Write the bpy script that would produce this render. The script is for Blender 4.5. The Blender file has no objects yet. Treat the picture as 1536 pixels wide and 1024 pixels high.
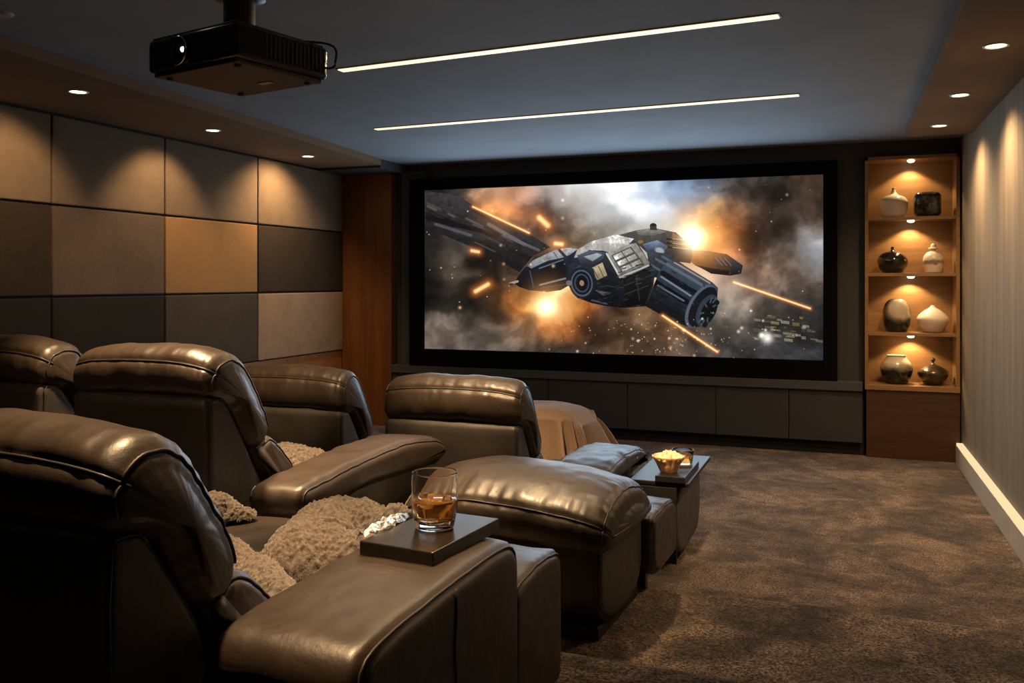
# A dark home cinema: recliners on carpeted platforms, a lit screen, a niche of vases.
EXPO = 0.0
FILM = 1.0
GLOW = 50
LEFTW, RIGHTW, NICHE = 85, 136, 13
OVER_FILL = [(-1.25, 1.50, 340, 54, (-1.25, 1.5, 0)), (-2.35, 2.45, 520, 54, (-2.35, 2.55, 0)), (-1.4, 3.42, 380, 44, (-1.38, 3.5, .6)),
        (-.85, 2.3, 240, 40, (-.98, 1.95, .8)), (-1.75, 2.85, 620, 40, (-1.85, 3.0, .75)), (-2.6, .3, 60, 36, (-2.4, 2.4, .95)),
        (-1.75, 3.15, 760, 30, (-1.85, 4.22, 1.10)), (-2.35, 2.95, 600, 30, (-2.85, 4.28, 1.10))]  # added unseen lamps over the seats: place, watts, angle, aim
STRIP = (20, 12)
import bpy, bmesh, math, random
import numpy as np
from mathutils import Vector, noise

random.seed(7)
SC = bpy.context.scene
COL = SC.collection
R = math.radians
# ------------------------------------------------------------------ measuring
F, HOR, CZ, YAW = 1337.0, 422.0, 1.49, R(20.77)
CS, SN = math.cos(YAW), math.sin(YAW)

def ray(u, v):
    r = (u - 768.0) / F
    return Vector((-SN + CS * r, CS + SN * r, (HOR - v) / F))

def onz(u, v, z):
    d = ray(u, v)
    return Vector((0, 0, CZ)) + d * ((z - CZ) / d.z)

def ony(u, v, y):
    d = ray(u, v)
    return Vector((0, 0, CZ)) + d * (y / d.y)

# ------------------------------------------------------------------ objects
def link(o, parent=None):
    COL.objects.link(o)
    if parent is not None:
        o.parent = parent
    return o

def tag(o, label=None, cat=None, group=None, kind=None):
    if label: o['label'] = label
    if cat: o['category'] = cat
    if group: o['group'] = group
    if kind: o['kind'] = kind
    return o

def empty(name, loc, label, cat, group=None, rz=0):
    o = bpy.data.objects.new(name, None)
    o.empty_display_size = .1
    o.location = loc
    o.rotation_euler = (0, 0, rz)
    link(o)
    return tag(o, label, cat, group)

def obj(name, verts, faces, mat, parent=None, smooth=True, loc=None):
    me = bpy.data.meshes.new(name)
    me.from_pydata([tuple(v) for v in verts], [], faces)
    me.update()
    if smooth:
        me.polygons.foreach_set('use_smooth', [True] * len(me.polygons))
    if mat: me.materials.append(mat)
    o = bpy.data.objects.new(name, me)
    if loc is not None: o.location = loc
    return link(o, parent)

def bmobj(name, bm, mat, parent=None, smooth=False, loc=None, rz=0):
    bmesh.ops.recalc_face_normals(bm, faces=bm.faces)
    me = bpy.data.meshes.new(name)
    bm.to_mesh(me); bm.free()
    if smooth:
        me.polygons.foreach_set('use_smooth', [True] * len(me.polygons))
    if mat: me.materials.append(mat)
    o = bpy.data.objects.new(name, me)
    if loc is not None: o.location = loc
    o.rotation_euler = (0, 0, rz)
    return link(o, parent)

def add_box(bm, x0, x1, y0, y1, z0, z1, bev=0.0, seg=2):
    b = bmesh.new()
    bmesh.ops.create_cube(b, size=1)
    for v in b.verts:
        v.co = Vector((x0 + (v.co.x + .5) * (x1 - x0), y0 + (v.co.y + .5) * (y1 - y0), z0 + (v.co.z + .5) * (z1 - z0)))
    if bev > 0:
        bmesh.ops.bevel(b, geom=list(b.edges), offset=bev, segments=seg, profile=.5, affect='EDGES')
    me = bpy.data.meshes.new('tmp'); b.to_mesh(me); b.free()
    bm.from_mesh(me); bpy.data.meshes.remove(me)
    return bm

def box(name, x0, x1, y0, y1, z0, z1, mat, parent=None, bev=0.0, loc=None, rz=0):
    return bmobj(name, add_box(bmesh.new(), x0, x1, y0, y1, z0, z1, bev), mat, parent, False, loc, rz)

def lathe(name, prof, mat, parent=None, loc=None, n=40, flute=None):
    vs, fs = [], []
    m = len(prof)
    for k in range(n):
        a = 2 * math.pi * k / n
        for (r, z) in prof:
            rr = r * (1 + (flute(a, z) if flute else 0))
            vs.append((rr * math.cos(a), rr * math.sin(a), z))
    for k in range(n):
        for i in range(m - 1):
            a, b = k * m + i, ((k + 1) % n) * m + i
            fs.append((a, b, b + 1, a + 1))
    o = obj(name, vs, fs, mat, parent, True, loc)
    bm = bmesh.new(); bm.from_mesh(o.data)
    bmesh.ops.remove_doubles(bm, verts=bm.verts, dist=1e-6)
    bmesh.ops.recalc_face_normals(bm, faces=bm.faces)
    bm.to_mesh(o.data); bm.free()
    return o

def crom(pts, n):
    """smooth open curve through (y,z)-like tuples"""
    P = [Vector(p) for p in pts]
    out = []
    for i in range(len(P) - 1):
        a = P[i - 1] if i else P[0] * 2 - P[1]
        b, c = P[i], P[i + 1]
        d = P[i + 2] if i + 2 < len(P) else P[-1] * 2 - P[-2]
        for k in range(n):
            t = k / n
            out.append(.5 * ((2 * b) + (c - a) * t + (2 * a - 5 * b + 4 * c - d) * t * t + (3 * b - a - 3 * c + d) * t ** 3))
    out.append(P[-1])
    return [tuple(p) for p in out]

def tube(path, r, name, mat, parent, sides=6):
    vs, fs = [], []
    n = len(path)
    for i, p in enumerate(path):
        a = path[max(i - 1, 0)]; b = path[min(i + 1, n - 1)]
        d = (b - a)
        d = d.normalized() if d.length > 1e-9 else Vector((1, 0, 0))
        up = Vector((0, 0, 1)) if abs(d.z) < .9 else Vector((1, 0, 0))
        e = d.cross(up).normalized(); f = d.cross(e)
        for k in range(sides):
            t = 2 * math.pi * k / sides
            vs.append(p + (e * math.cos(t) + f * math.sin(t)) * r)
    for i in range(n - 1):
        for k in range(sides):
            a = i * sides + k; b = i * sides + (k + 1) % sides
            fs.append((a, b, b + sides, a + sides))
    fs.append(tuple(range(sides))[::-1]); fs.append(tuple(range((n - 1) * sides, n * sides)))
    return obj(name, vs, fs, mat, parent)

# ------------------------------------------------------------------ upholstery
def smooth_poly(pts, it=2):
    P = [Vector((p[0], p[1])) for p in pts]
    for _ in range(it):
        Q = []
        for i in range(len(P)):
            a, b = P[i], P[(i + 1) % len(P)]
            Q += [a * .75 + b * .25, a * .25 + b * .75]
        P = Q
    return P

def resample(P, n):
    L = [0.0]
    for i in range(len(P)):
        L.append(L[-1] + (P[(i + 1) % len(P)] - P[i]).length)
    out, j = [], 0
    for k in range(n):
        s = L[-1] * k / n
        while L[j + 1] < s: j += 1
        t = (s - L[j]) / max(L[j + 1] - L[j], 1e-9)
        out.append(P[j].lerp(P[(j + 1) % len(P)], t))
    return out

def padded(name, prof, x0, x1, r, mat, parent, puff=0.0, amp=0.0, wr=0.0, cap='ring', bulge=0.0, nx=40, npf=84,
           it=2, seams=(), ringseam=None, ends=(1, 1), seed=0, seam_r=.0033, xdrop=None, smat=None, boxy=False):
    """A stuffed piece: side profile (y,z) run across x with rounded, swelling ends.
    seams: (y,z) places where a seam runs along x.  ringseam: (degrees, first (y,z), last (y,z) or None for a full ring)"""
    P = resample(smooth_poly(prof, it), npf)
    area = sum(P[i].x * P[(i + 1) % npf].y - P[(i + 1) % npf].x * P[i].y for i in range(npf))
    if area < 0: P.reverse()
    Nn = []
    for i in range(npf):
        d = (P[(i + 1) % npf] - P[i - 1]).normalized()
        Nn.append(Vector((d.y, -d.x)))
    bb = [min(p.x for p in P), max(p.x for p in P), min(p.y for p in P), max(p.y for p in P)]
    bc = Vector(((bb[0] + bb[1]) / 2, (bb[2] + bb[3]) / 2)); bh = ((bb[1] - bb[0]) / 2, (bb[3] - bb[2]) / 2)
    K = 7
    secs = []                                             # x, inset, shrink-to-centre
    for k in range(K + 1):
        a = math.pi / 2 * (1 - k / K)
        secs.append((x0 + r * (1 - math.sin(a)), r * (1 - math.cos(a)), math.degrees(a)))
    for k in range(1, nx):
        secs.append((x0 + r + (x1 - x0 - 2 * r) * k / nx, 0.0, 0.0))
    for k in range(K + 1):
        a = math.pi / 2 * k / K
        secs.append((x1 - r * (1 - math.sin(a)), r * (1 - math.cos(a)), -math.degrees(a)))
    hw = (x1 - x0) / 2; xc = (x0 + x1) / 2
    si = [min(range(npf), key=lambda i: (P[i] - Vector(s)).length) for s in seams]
    per = sum((P[(i + 1) % npf] - P[i]).length for i in range(npf)) / npf
    rs = None
    if ringseam:
        o_ = r * (1 - math.sin(R(ringseam[0]))); rs = (x0 + o_, x1 - o_)
    verts = []

    def place(p, n, x, inset, i):
        w = 1 - abs((x - xc) / hw) ** 4
        d = puff * max(w, 0)
        if boxy:
            p = Vector((bc.x + (p.x - bc.x) * (1 - inset / bh[0]), bc.y + (p.y - bc.y) * (1 - inset / bh[1])))
        else:
            d -= inset
        if amp:
            d += amp * noise.noise(Vector((x * 7 + seed, p.x * 7, p.y * 7))) + .5 * amp * noise.noise(Vector((x * 17, p.x * 15 + seed, p.y * 15)))
        ds = 9.0
        for j in si:
            q = abs(i - j); ds = min(ds, min(q, npf - q) * per)
        if ringseam:
            ds2 = min(abs(x - x0 - r * .4), abs(x1 - r * .4 - x))
        else:
            ds2 = 9
        if wr:
            if si:
                wv = noise.noise(Vector((x * 30 + seed, p.x * 6, p.y * 5))) + .6 * noise.noise(Vector((x * 60, p.x * 5 + seed, p.y * 5)))
                d += wr * wv * math.exp(-(ds / .08)) * min(1, ds / .012)
            if ringseam:
                wv = noise.noise(Vector((x * 5, p.x * 34 + seed, p.y * 34)))
                d += wr * 1.2 * wv * math.exp(-(ds2 / .07))
        if si: d -= .008 * math.exp(-(ds / .010) ** 2)
        if rs: d -= .007 * math.exp(-((min(abs(x - rs[0]), abs(x - rs[1]))) / .007) ** 2)
        z = p.y + n.y * d
        if xdrop: z += xdrop(x, p.x, p.y)
        return Vector((x, p.x + n.x * d, z))
    for (x, ins, dg) in secs:
        for i in range(npf):
            verts.append(place(P[i], Nn[i], x, ins, i))
    faces = []
    ns = len(secs)
    for s in range(ns - 1):
        for i in range(npf):
            j = (i + 1) % npf
            faces.append((s * npf + i, (s + 1) * npf + i, (s + 1) * npf + j, s * npf + j))

    def close(s, sgn):
        base = [s * npf + i for i in range(npf)]
        if cap == 'ngon':
            faces.append(tuple(base) if sgn < 0 else tuple(base[::-1]))
            return
        c3 = sum((verts[b] for b in base), Vector()) / npf
        prev = base
        for f in (.9, .75, .55, .35, .15):
            row = []
            for b in base:
                v = c3.lerp(verts[b], f)
                v.x += sgn * bulge * (1 - f * f)
                row.append(len(verts)); verts.append(v)
            for i in range(npf):
                j = (i + 1) % npf
                q = (prev[i], prev[j], row[j], row[i])
                faces.append(q if sgn < 0 else q[::-1])
            prev = row
        v = c3.copy(); v.x += sgn * bulge
        verts.append(v); k = len(verts) - 1
        for i in range(npf):
            j = (i + 1) % npf
            q = (prev[i], prev[j], k)
            faces.append(q if sgn < 0 else q[::-1])
    close(0, -1); close(ns - 1, 1)
    o = obj(name, verts, faces, mat, parent)
    bm = bmesh.new(); bm.from_mesh(o.data)
    bmesh.ops.recalc_face_normals(bm, faces=bm.faces)
    bm.to_mesh(o.data); bm.free()
    smat = smat or M['seam']
    for j in si:
        path = [verts[s * npf + j] + Vector((0, Nn[j].x, Nn[j].y)) * .0035 for s in range(1, ns - 1)]
        tube(path, seam_r, 'seam', smat, o)
    if ringseam:
        dg, a, b = ringseam
        for e, sg in ((0, 1), (1, -1)):
            if not ends[e]: continue
            cand = range(K + 1) if e == 0 else range(ns - K - 1, ns)
            s = min(cand, key=lambda q: abs(secs[q][2] - sg * dg))
            if a is None:
                idx = list(range(npf)) + [0]
            else:
                ia = min(range(npf), key=lambda i: (P[i] - Vector(a)).length)
                ib = min(range(npf), key=lambda i: (P[i] - Vector(b)).length)
                idx = []
                k = ia
                while True:
                    idx.append(k)
                    if k == ib: break
                    k = (k + 1) % npf
            path = []
            for k in idx:
                v = verts[s * npf + k].copy()
                v += Vector((-sg * .002, Nn[k].x * .002, Nn[k].y * .002))
                path.append(v)
            tube(path, seam_r, 'seam', smat, o)
    return o

# ------------------------------------------------------------------ materials
M = {}
class NT:
    def __init__(self, name):
        self.m = bpy.data.materials.new(name); self.m.use_nodes = True
        self.t = self.m.node_tree; self.n = self.t.nodes; self.l = self.t.links
        self.b = self.n['Principled BSDF']; self.out = self.n['Material Output']
        self.co = self.n.new('ShaderNodeTexCoord')
    def node(self, typ, **kw):
        nd = self.n.new('ShaderNode' + typ)
        for k, v in kw.items():
            if k in nd.inputs.keys(): nd.inputs[k].default_value = v
            else: setattr(nd, k, v)
        return nd
    def link(self, a, b): self.l.new(a, b)
    def coords(self, scale=(1, 1, 1), src='Object'):
        mp = self.node('Mapping'); mp.inputs['Scale'].default_value = scale
        self.link(self.co.outputs[src], mp.inputs['Vector'])
        return mp.outputs['Vector']
    def noise(self, scale, detail=4, rough=.55, vec=None, **kw):
        nd = self.node('TexNoise', Scale=scale, Detail=detail, Roughness=rough, **kw)
        self.link(vec if vec is not None else self.co.outputs['Object'], nd.inputs['Vector'])
        return nd.outputs['Fac']
    def ramp(self, fac, stops):
        nd = self.node('ValToRGB'); el = nd.color_ramp.elements
        while len(el) < len(stops): el.new(.5)
        for e, (p, c) in zip(el, stops):
            e.position = p; e.color = (*c, 1) if len(c) == 3 else c
        self.link(fac, nd.inputs['Fac'])
        return nd.outputs['Color']
    def bump(self, h, strength=.3, dist=.01, prev=None):
        nd = self.node('Bump', Strength=strength, Distance=dist)
        self.link(h, nd.inputs['Height'])
        if prev is not None: self.link(prev, nd.inputs['Normal'])
        return nd.outputs['Normal']
    def set(self, **kw):
        names = {'base': 'Base Color', 'rough': 'Roughness', 'metal': 'Metallic', 'spec': 'Specular IOR Level', 'normal': 'Normal',
                 'trans': 'Transmission Weight', 'ior': 'IOR', 'coat': 'Coat Weight', 'coatr': 'Coat Roughness', 'emc': 'Emission Color',
                 'ems': 'Emission Strength', 'sheen': 'Sheen Weight', 'sheenr': 'Sheen Roughness', 'sheent': 'Sheen Tint'}
        for k, v in kw.items():
            i = self.b.inputs[names[k]]
            if hasattr(v, 'is_output') or isinstance(v, bpy.types.NodeSocket): self.link(v, i)
            elif isinstance(v, tuple) and len(v) == 3: i.default_value = (*v, 1)
            else: i.default_value = v
        return self

def mul(nt, a, k):
    nd = nt.node('Math', operation='MULTIPLY'); nt.link(a, nd.inputs[0]); nd.inputs[1].default_value = k
    return nd.outputs[0]

def leather(name, c0, c1, rough):
    t = NT(name)
    f = t.noise(3.2, 5)
    t.set(base=t.ramp(f, [(.3, c0), (.72, c1)]))
    r = t.ramp(t.noise(9, 4), [(.3, (rough - .06,) * 3), (.7, (rough + .07,) * 3)])
    v = t.node('TexVoronoi', Scale=420.0, feature='DISTANCE_TO_EDGE'); t.link(t.co.outputs['Object'], v.inputs['Vector'])
    n1 = t.bump(v.outputs['Distance'], .12, .002)
    n2 = t.bump(t.noise(30, 5, .6), .07, .02, n1)
    n3 = t.bump(t.noise(8, 3, .5, Distortion=1.2), .06, .05, n2)
    t.set(rough=r, spec=.5, normal=n3, coat=.12, coatr=.24)
    M[name] = t.m
leather('leather', (.022, .0148, .0100), (.034, .0232, .0158), .41)
leather('leather_side', (.024, .0205, .0175), (.036, .031, .027), .5)
t = NT('seam'); t.set(base=(.018, .015, .013), rough=.5); M['seam'] = t.m

def plain(name, c, rough=.5, **kw):
    t = NT(name); t.set(base=c, rough=rough, **kw); M[name] = t.m
plain('black_satin', (.009, .009, .010), .42)
plain('black_gloss', (.006, .006, .007), .16, coat=.3)
plain('umber_plastic', (.012, .008, .0045), .4)
plain('black_matte', (.004, .004, .004), .7)
plain('screen_velvet', (.0022, .0022, .0024), .95, spec=.1)
plain('grey_trim', (.05, .05, .052), .6)
plain('steel', (.75, .75, .76), .15, metal=1.0)
plain('ring_white', (.7, .66, .58), .4)
plain('gold_label', (.42, .33, .16), .4)
plain('grey_fitting', (.35, .34, .33), .5)
plain('rubber', (.01, .01, .01), .8)

def wood(name, ca, cb, cc, rough=.38, scale=(14, 14, .8), axis='Z'):
    t = NT(name)
    v = t.coords(scale)
    a = t.noise(1.6, 6, .62, v, Distortion=.6)
    b = t.noise(9, 4, .7, v)
    mx = t.node('Mix', data_type='FLOAT'); mx.inputs[0].default_value = .35
    t.link(a, mx.inputs[2]); t.link(b, mx.inputs[3])
    t.set(base=t.ramp(mx.outputs[0], [(.28, ca), (.5, cb), (.74, cc)]), rough=rough, normal=t.bump(b, .08, .003))
    M[name] = t.m
wood('walnut', (.075, .026, .006), (.14, .050, .012), (.21, .082, .022))
wood('walnut_lit', (.17, .062, .016), (.30, .115, .03), (.42, .17, .05))  # same walnut, with the lamp glow on the wainscot put into its colour
wood('oak_shelf', (.17, .088, .034), (.25, .135, .053), (.32, .18, .072), .42, (.9, 12, 12))
wood('walnut_dark', (.035, .015, .007), (.06, .026, .012), (.085, .038, .018), .45, (.9, 12, 12))
wood('tray_wood', (.006, .0042, .0032), (.010, .0068, .005), (.015, .010, .007), .27, (9, 1.2, 9))

def fabric(name, c, var=.25):
    t = NT(name)
    f = t.noise(5, 6, .7)
    g = t.noise(120, 3, .7)
    mx = t.node('Mix', data_type='FLOAT'); mx.inputs[0].default_value = .5
    t.link(f, mx.inputs[2]); t.link(g, mx.inputs[3])
    lo = tuple(x * (1 - var) for x in c); hi = tuple(x * (1 + var) for x in c)
    t.set(base=t.ramp(mx.outputs[0], [(.32, lo), (.68, hi)]), rough=.9, spec=.2, normal=t.bump(g, .35, .004, t.bump(f, .2, .01)))
    M[name] = t.m
fabric('panel_umber', (.112, .080, .053))
fabric('panel_taupe', (.078, .056, .040))
fabric('panel_tan', (.20, .112, .044), .1)
fabric('panel_black', (.026, .018, .0105))
fabric('panel_charcoal', (.0125, .0104, .0075))
fabric('panel_grey', (.046, .035, .025))
fabric('panel_mushroom', (.25, .165, .10))

def paint(name, c, bumps=.1, scale=60, rough=.8):
    t = NT(name)
    f = t.noise(scale, 5, .65)
    t.set(base=t.ramp(t.noise(2.2, 4), [(.3, tuple(x * .92 for x in c)), (.7, tuple(x * 1.08 for x in c))]), rough=rough, spec=.25, normal=t.bump(f, bumps, .004))
    M[name] = t.m
paint('ceiling_paint', (.24, .272, .305), .25, 45)
paint('soffit_paint', (.17, .108, .058), .08)
paint('wall_dark', (.052, .052, .054), .06)
paint('back_paint', (.05, .045, .04), .1)
paint('cabinet_grey', (.042, .042, .045), .05)
paint('baseboard_paint', (.55, .49, .39), .03, 60, .5)
# the papered right wall: vertical brushed streaks
t = NT('wallpaper')
v1 = t.coords((5, 5, .35)); v2 = t.coords((60, 60, 3))
a = t.noise(2.2, 5, .6, v1); b = t.noise(3, 4, .7, v2)
mx = t.node('Mix', data_type='FLOAT'); mx.inputs[0].default_value = .4
t.link(a, mx.inputs[2]); t.link(b, mx.inputs[3])
t.set(base=t.ramp(mx.outputs[0], [(.3, (.140, .116, .084)), (.7, (.285, .236, .170))]), rough=.75, spec=.25, normal=t.bump(b, .2, .006))
M['wallpaper'] = t.m
# carpet
t = NT('carpet')
big = t.noise(2.1, 5, .62, Distortion=.8); mid = t.noise(11, 4, .6)
vo = t.node('TexVoronoi', Scale=95.0); t.link(t.co.outputs['Object'], vo.inputs['Vector'])
fine = t.noise(95, 3, .8)
mx = t.node('Mix', data_type='FLOAT'); mx.inputs[0].default_value = .28
t.link(big, mx.inputs[2]); t.link(mid, mx.inputs[3])
c1 = t.ramp(mx.outputs[0], [(.40, (.052, .035, .024)), (.5, (.135, .093, .063)), (.61, (.30, .21, .14))])
c2 = t.ramp(fine, [(.41, (.16, .15, .14)), (.59, (1.9, 1.85, 1.8))])
mm = t.node('Mix', data_type='RGBA', blend_type='MULTIPLY'); mm.inputs[0].default_value = 1
t.link(c1, mm.inputs[6]); t.link(c2, mm.inputs[7])
n1 = t.bump(vo.outputs['Distance'], 1.0, .018); n2 = t.bump(fine, 1.0, .016, n1); n3 = t.bump(mid, .5, .03, n2)
t.set(base=mm.outputs[2], rough=.95, spec=.1, normal=n3, sheen=.25, sheenr=.5)
M['carpet'] = t.m
# fleece and throw
t = NT('fleece')
g = t.noise(95, 4, .7); h = t.noise(9, 3)
c1 = t.ramp(g, [(.3, (.060, .048, .040)), (.7, (.195, .162, .138))])
t.set(base=c1, rough=.95, spec=.1, normal=t.bump(g, .8, .01), sheen=.4, sheenr=.4)
M['fleece'] = t.m
t = NT('throw')
g = t.noise(160, 3, .7)
t.set(base=t.ramp(g, [(.3, (.15, .098, .066)), (.7, (.235, .16, .11))]), rough=.9, spec=.15, normal=t.bump(g, .4, .004), sheen=.4, sheenr=.35)
M['throw'] = t.m

def emit(name, c, s):
    t = NT(name); t.set(base=(0, 0, 0), emc=c, ems=s, rough=.5); M[name] = t.m
WARM = (1.0, .645, .33)
emit('lamp_lens', (1.0, .78, .50), 9)
emit('niche_lens', (1.0, .78, .46), 22)
emit('led_warm', (1.0, .80, .52), 1.45)
emit('led_base', (1.0, .72, .40), 1.02)
emit('lens_glow', (.45, .62, 1.0), 6)
t = NT('clear_glass'); t.set(base=(1, 1, 1), rough=.0, trans=1.0, ior=1.45); M['clear_glass'] = t.m
t = NT('whiskey'); t.set(base=(1.0, .52, .12), rough=.0, trans=.91, ior=1.36); M['whiskey'] = t.m
t = NT('ice'); t.set(base=(.97, .95, .9), rough=.06, trans=1.0, ior=1.31); M['ice'] = t.m
t = NT('amber_glass'); t.set(base=(.92, .58, .26), rough=.12, trans=.55, ior=1.45); M['amber_glass'] = t.m
t = NT('snack'); g = t.noise(40, 3); t.set(base=t.ramp(g, [(.3, (.62, .42, .2)), (.7, (.9, .78, .56))]), rough=.7, normal=t.bump(g, .5, .01)); M['snack'] = t.m
t = NT('foil'); t.set(base=(.55, .55, .54), rough=.2, metal=1.0, normal=t.bump(t.noise(60, 3), .6, .01)); M['foil'] = t.m
# glazes
plain('glaze_white', (.66, .58, .46), .16, coat=.5)
plain('glaze_matte', (.72, .62, .50), .45)
plain('glaze_black', (.010, .009, .008), .14, coat=.6)
t = NT('glaze_speck'); g = t.noise(26, 4); t.set(base=t.ramp(g, [(.45, (.014, .012, .010)), (.75, (.085, .068, .045))]), rough=.22, coat=.4); M['glaze_speck'] = t.m
t = NT('glaze_band'); sp = t.node('SeparateXYZ'); t.link(t.co.outputs['Object'], sp.inputs[0])
ad = t.node('Math', operation='MULTIPLY_ADD'); t.link(t.noise(22, 4), ad.inputs[0]); ad.inputs[1].default_value = .07; t.link(sp.outputs['Z'], ad.inputs[2])
t.set(base=t.ramp(ad.outputs[0], [(.10, (.62, .53, .40)), (.118, (.20, .15, .10)), (.132, (.24, .18, .12)), (.15, (.66, .57, .44))]), rough=.3, coat=.4); M['glaze_band'] = t.m
t = NT('glaze_twotone'); sp = t.node('SeparateXYZ'); t.link(t.co.outputs['Object'], sp.inputs[0])
ad = t.node('Math', operation='MULTIPLY_ADD'); t.link(t.noise(9, 3), ad.inputs[0]); ad.inputs[1].default_value = .08; t.link(sp.outputs['Z'], ad.inputs[2])
t.set(base=t.ramp(ad.outputs[0], [(.15, (.012, .010, .008)), (.23, (.60, .50, .34))]), rough=.2, coat=.5); M['glaze_twotone'] = t.m
t = NT('glaze_patch')
mp = t.node('Mapping'); mp.inputs['Location'].default_value = (-.02, .10, -.20); t.link(t.co.outputs['Object'], mp.inputs['Vector'])
ln = t.node('VectorMath', operation='LENGTH'); t.link(mp.outputs[0], ln.inputs[0])
ad = t.node('Math', operation='MULTIPLY_ADD'); t.link(t.noise(14, 4), ad.inputs[0]); ad.inputs[1].default_value = .05; t.link(ln.outputs['Value'], ad.inputs[2])
t.set(base=t.ramp(ad.outputs[0], [(.10, (.52, .43, .30)), (.135, (.10, .08, .06)), (.16, (.014, .012, .010))]), rough=.2, coat=.5); M['glaze_patch'] = t.m
t = NT('glaze_bronze'); g = t.noise(12, 4); t.set(base=t.ramp(g, [(.35, (.03, .022, .014)), (.7, (.13, .095, .055))]), rough=.25, metal=.5, coat=.3); M['glaze_bronze'] = t.m
# ------------------------------------------------------------------ the room
ZC, ZS = 2.685, 2.6225          # ceiling, soffit underside
XL = -5.0                        # left wall
YF = 8.25                        # front wall
YB = -1.6                        # back of the room
def xr(y): return .86 + (8.15 - y) * .0157      # right wall, slightly out of square
S1, S2, H1, H2 = 3.98, 2.86, .13, .26           # step edges and platform heights

def structure(o): o['kind'] = 'structure'; return o

# stepped carpet floor, rounded nosings
prof = [(YB - .2, H2), (S2 - .06, H2), (S2 - .02, H2 - .008), (S2, H2 - .03), (S2 + .004, H1 + .02), (S2 + .012, H1), (S1 - .06, H1), (S1 - .02, H1 - .008),
        (S1, H1 - .03), (S1 + .004, .02), (S1 + .012, 0), (YF + .4, 0)]
vs, fs = [], []
xs = [XL - .2 + k * (xr(0) + .4 - XL) / 60 for k in range(61)]
for (y, z) in prof:
    for x in xs:
        yy = y
        if 2.7 < y < 2.9: yy += .012 * noise.noise(Vector((x * 1.7, 3, 0)))
        if 3.9 < y < 4.0: yy += .045 * math.exp(-((x + .15) / .5) ** 2) - .03 + .012 * noise.noise(Vector((x * 1.7, 0, 0)))
        vs.append((x, yy, z))
n = len(xs)
for i in range(len(prof) - 1):
    for k in range(n - 1):
        fs.append((i * n + k, i * n + k + 1, (i + 1) * n + k + 1, (i + 1) * n + k))
structure(obj('floor', vs, fs, M['carpet']))
structure(box('ceiling', XL - .1, 1.2, YB - .1, YF + .4, ZC, ZC + .1, M['ceiling_paint']))

def prism(name, pts, z0, z1, mat):
    bm = bmesh.new()
    lo = [bm.verts.new((x, y, z0)) for x, y in pts]; hi = [bm.verts.new((x, y, z1)) for x, y in pts]
    bm.faces.new(lo); bm.faces.new(hi)
    for i in range(len(pts)):
        j = (i + 1) % len(pts)
        bm.faces.new((lo[i], lo[j], hi[j], hi[i]))
    return bmobj(name, bm, mat)
# lowered side bands of the ceiling
structure(prism('ceiling_left', [(XL, YB), (-3.80, YB), (-3.86, 3.17), (-4.27, 7.66), (XL, 7.66)], ZS, ZC, M['soffit_paint']))
structure(prism('ceiling_right', [(.47, YB), (.44, 3.6), (.405, 7.62), (xr(7.62), 7.62), (xr(YB), YB)], ZS, ZC, M['soffit_paint']))
structure(box('wall_left', XL - .17, XL - .06, YB - .1, YF + .2, 0, ZC, M['back_paint']))
structure(box('wall_back', XL - .1, 1.2, YB - .1, YB, 0, ZC, M['back_paint']))
structure(prism('wall_right', [(xr(YB), YB), (xr(8.6), 8.6), (xr(8.6) + .1, 8.6), (xr(YB) + .1, YB)], -.05, ZC, M['wallpaper']))
bm = bmesh.new()
add_box(bm, XL, .112, YF, YF + .1, -.02, ZC); add_box(bm, .112, 1.0, YF, YF + .1, 2.555, ZC); add_box(bm, .0, 1.1, 8.52, 8.6, 0, ZC)
structure(bmobj('wall_front', bm, M['wall_dark']))
# walnut lining of the left corner and wainscot under the wall panels
structure(box('trim_1', XL, -4.416, 8.14, 8.24, 0, 2.60, M['walnut'], bev=.004))
structure(box('trim_2', XL - .058, XL - .004, YB, 8.14, 0, .765, M['walnut_lit'], bev=.003))
# header strip over the walnut corner
structure(box('trim_3', XL, -4.28, 7.67, 8.25, 2.60, ZC, M['wall_dark']))
# raised dark surround on both sides of the screen
structure(box('trim_4', -4.33, -4.06, 8.19, 8.25, .60, 2.62, M['wall_dark'], bev=.004))
# baseboard with a light channel on top
bm = bmesh.new()
pts = [(xr(YB) - .05, YB), (xr(8.13) - .05, 8.13), (xr(8.13), 8.13), (xr(YB), YB)]
bb = structure(prism('baseboard_right', pts, -.02, .150, M['baseboard_paint']))
pts = [(xr(YB) - .046, YB), (xr(8.12) - .046, 8.12), (xr(8.12), 8.12), (xr(YB), YB)]
ls = prism('light_channel', pts, .150, .168, M['led_base'])
tag(ls, 'glowing warm light strip running along the top of the right baseboard', 'light strip')

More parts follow.
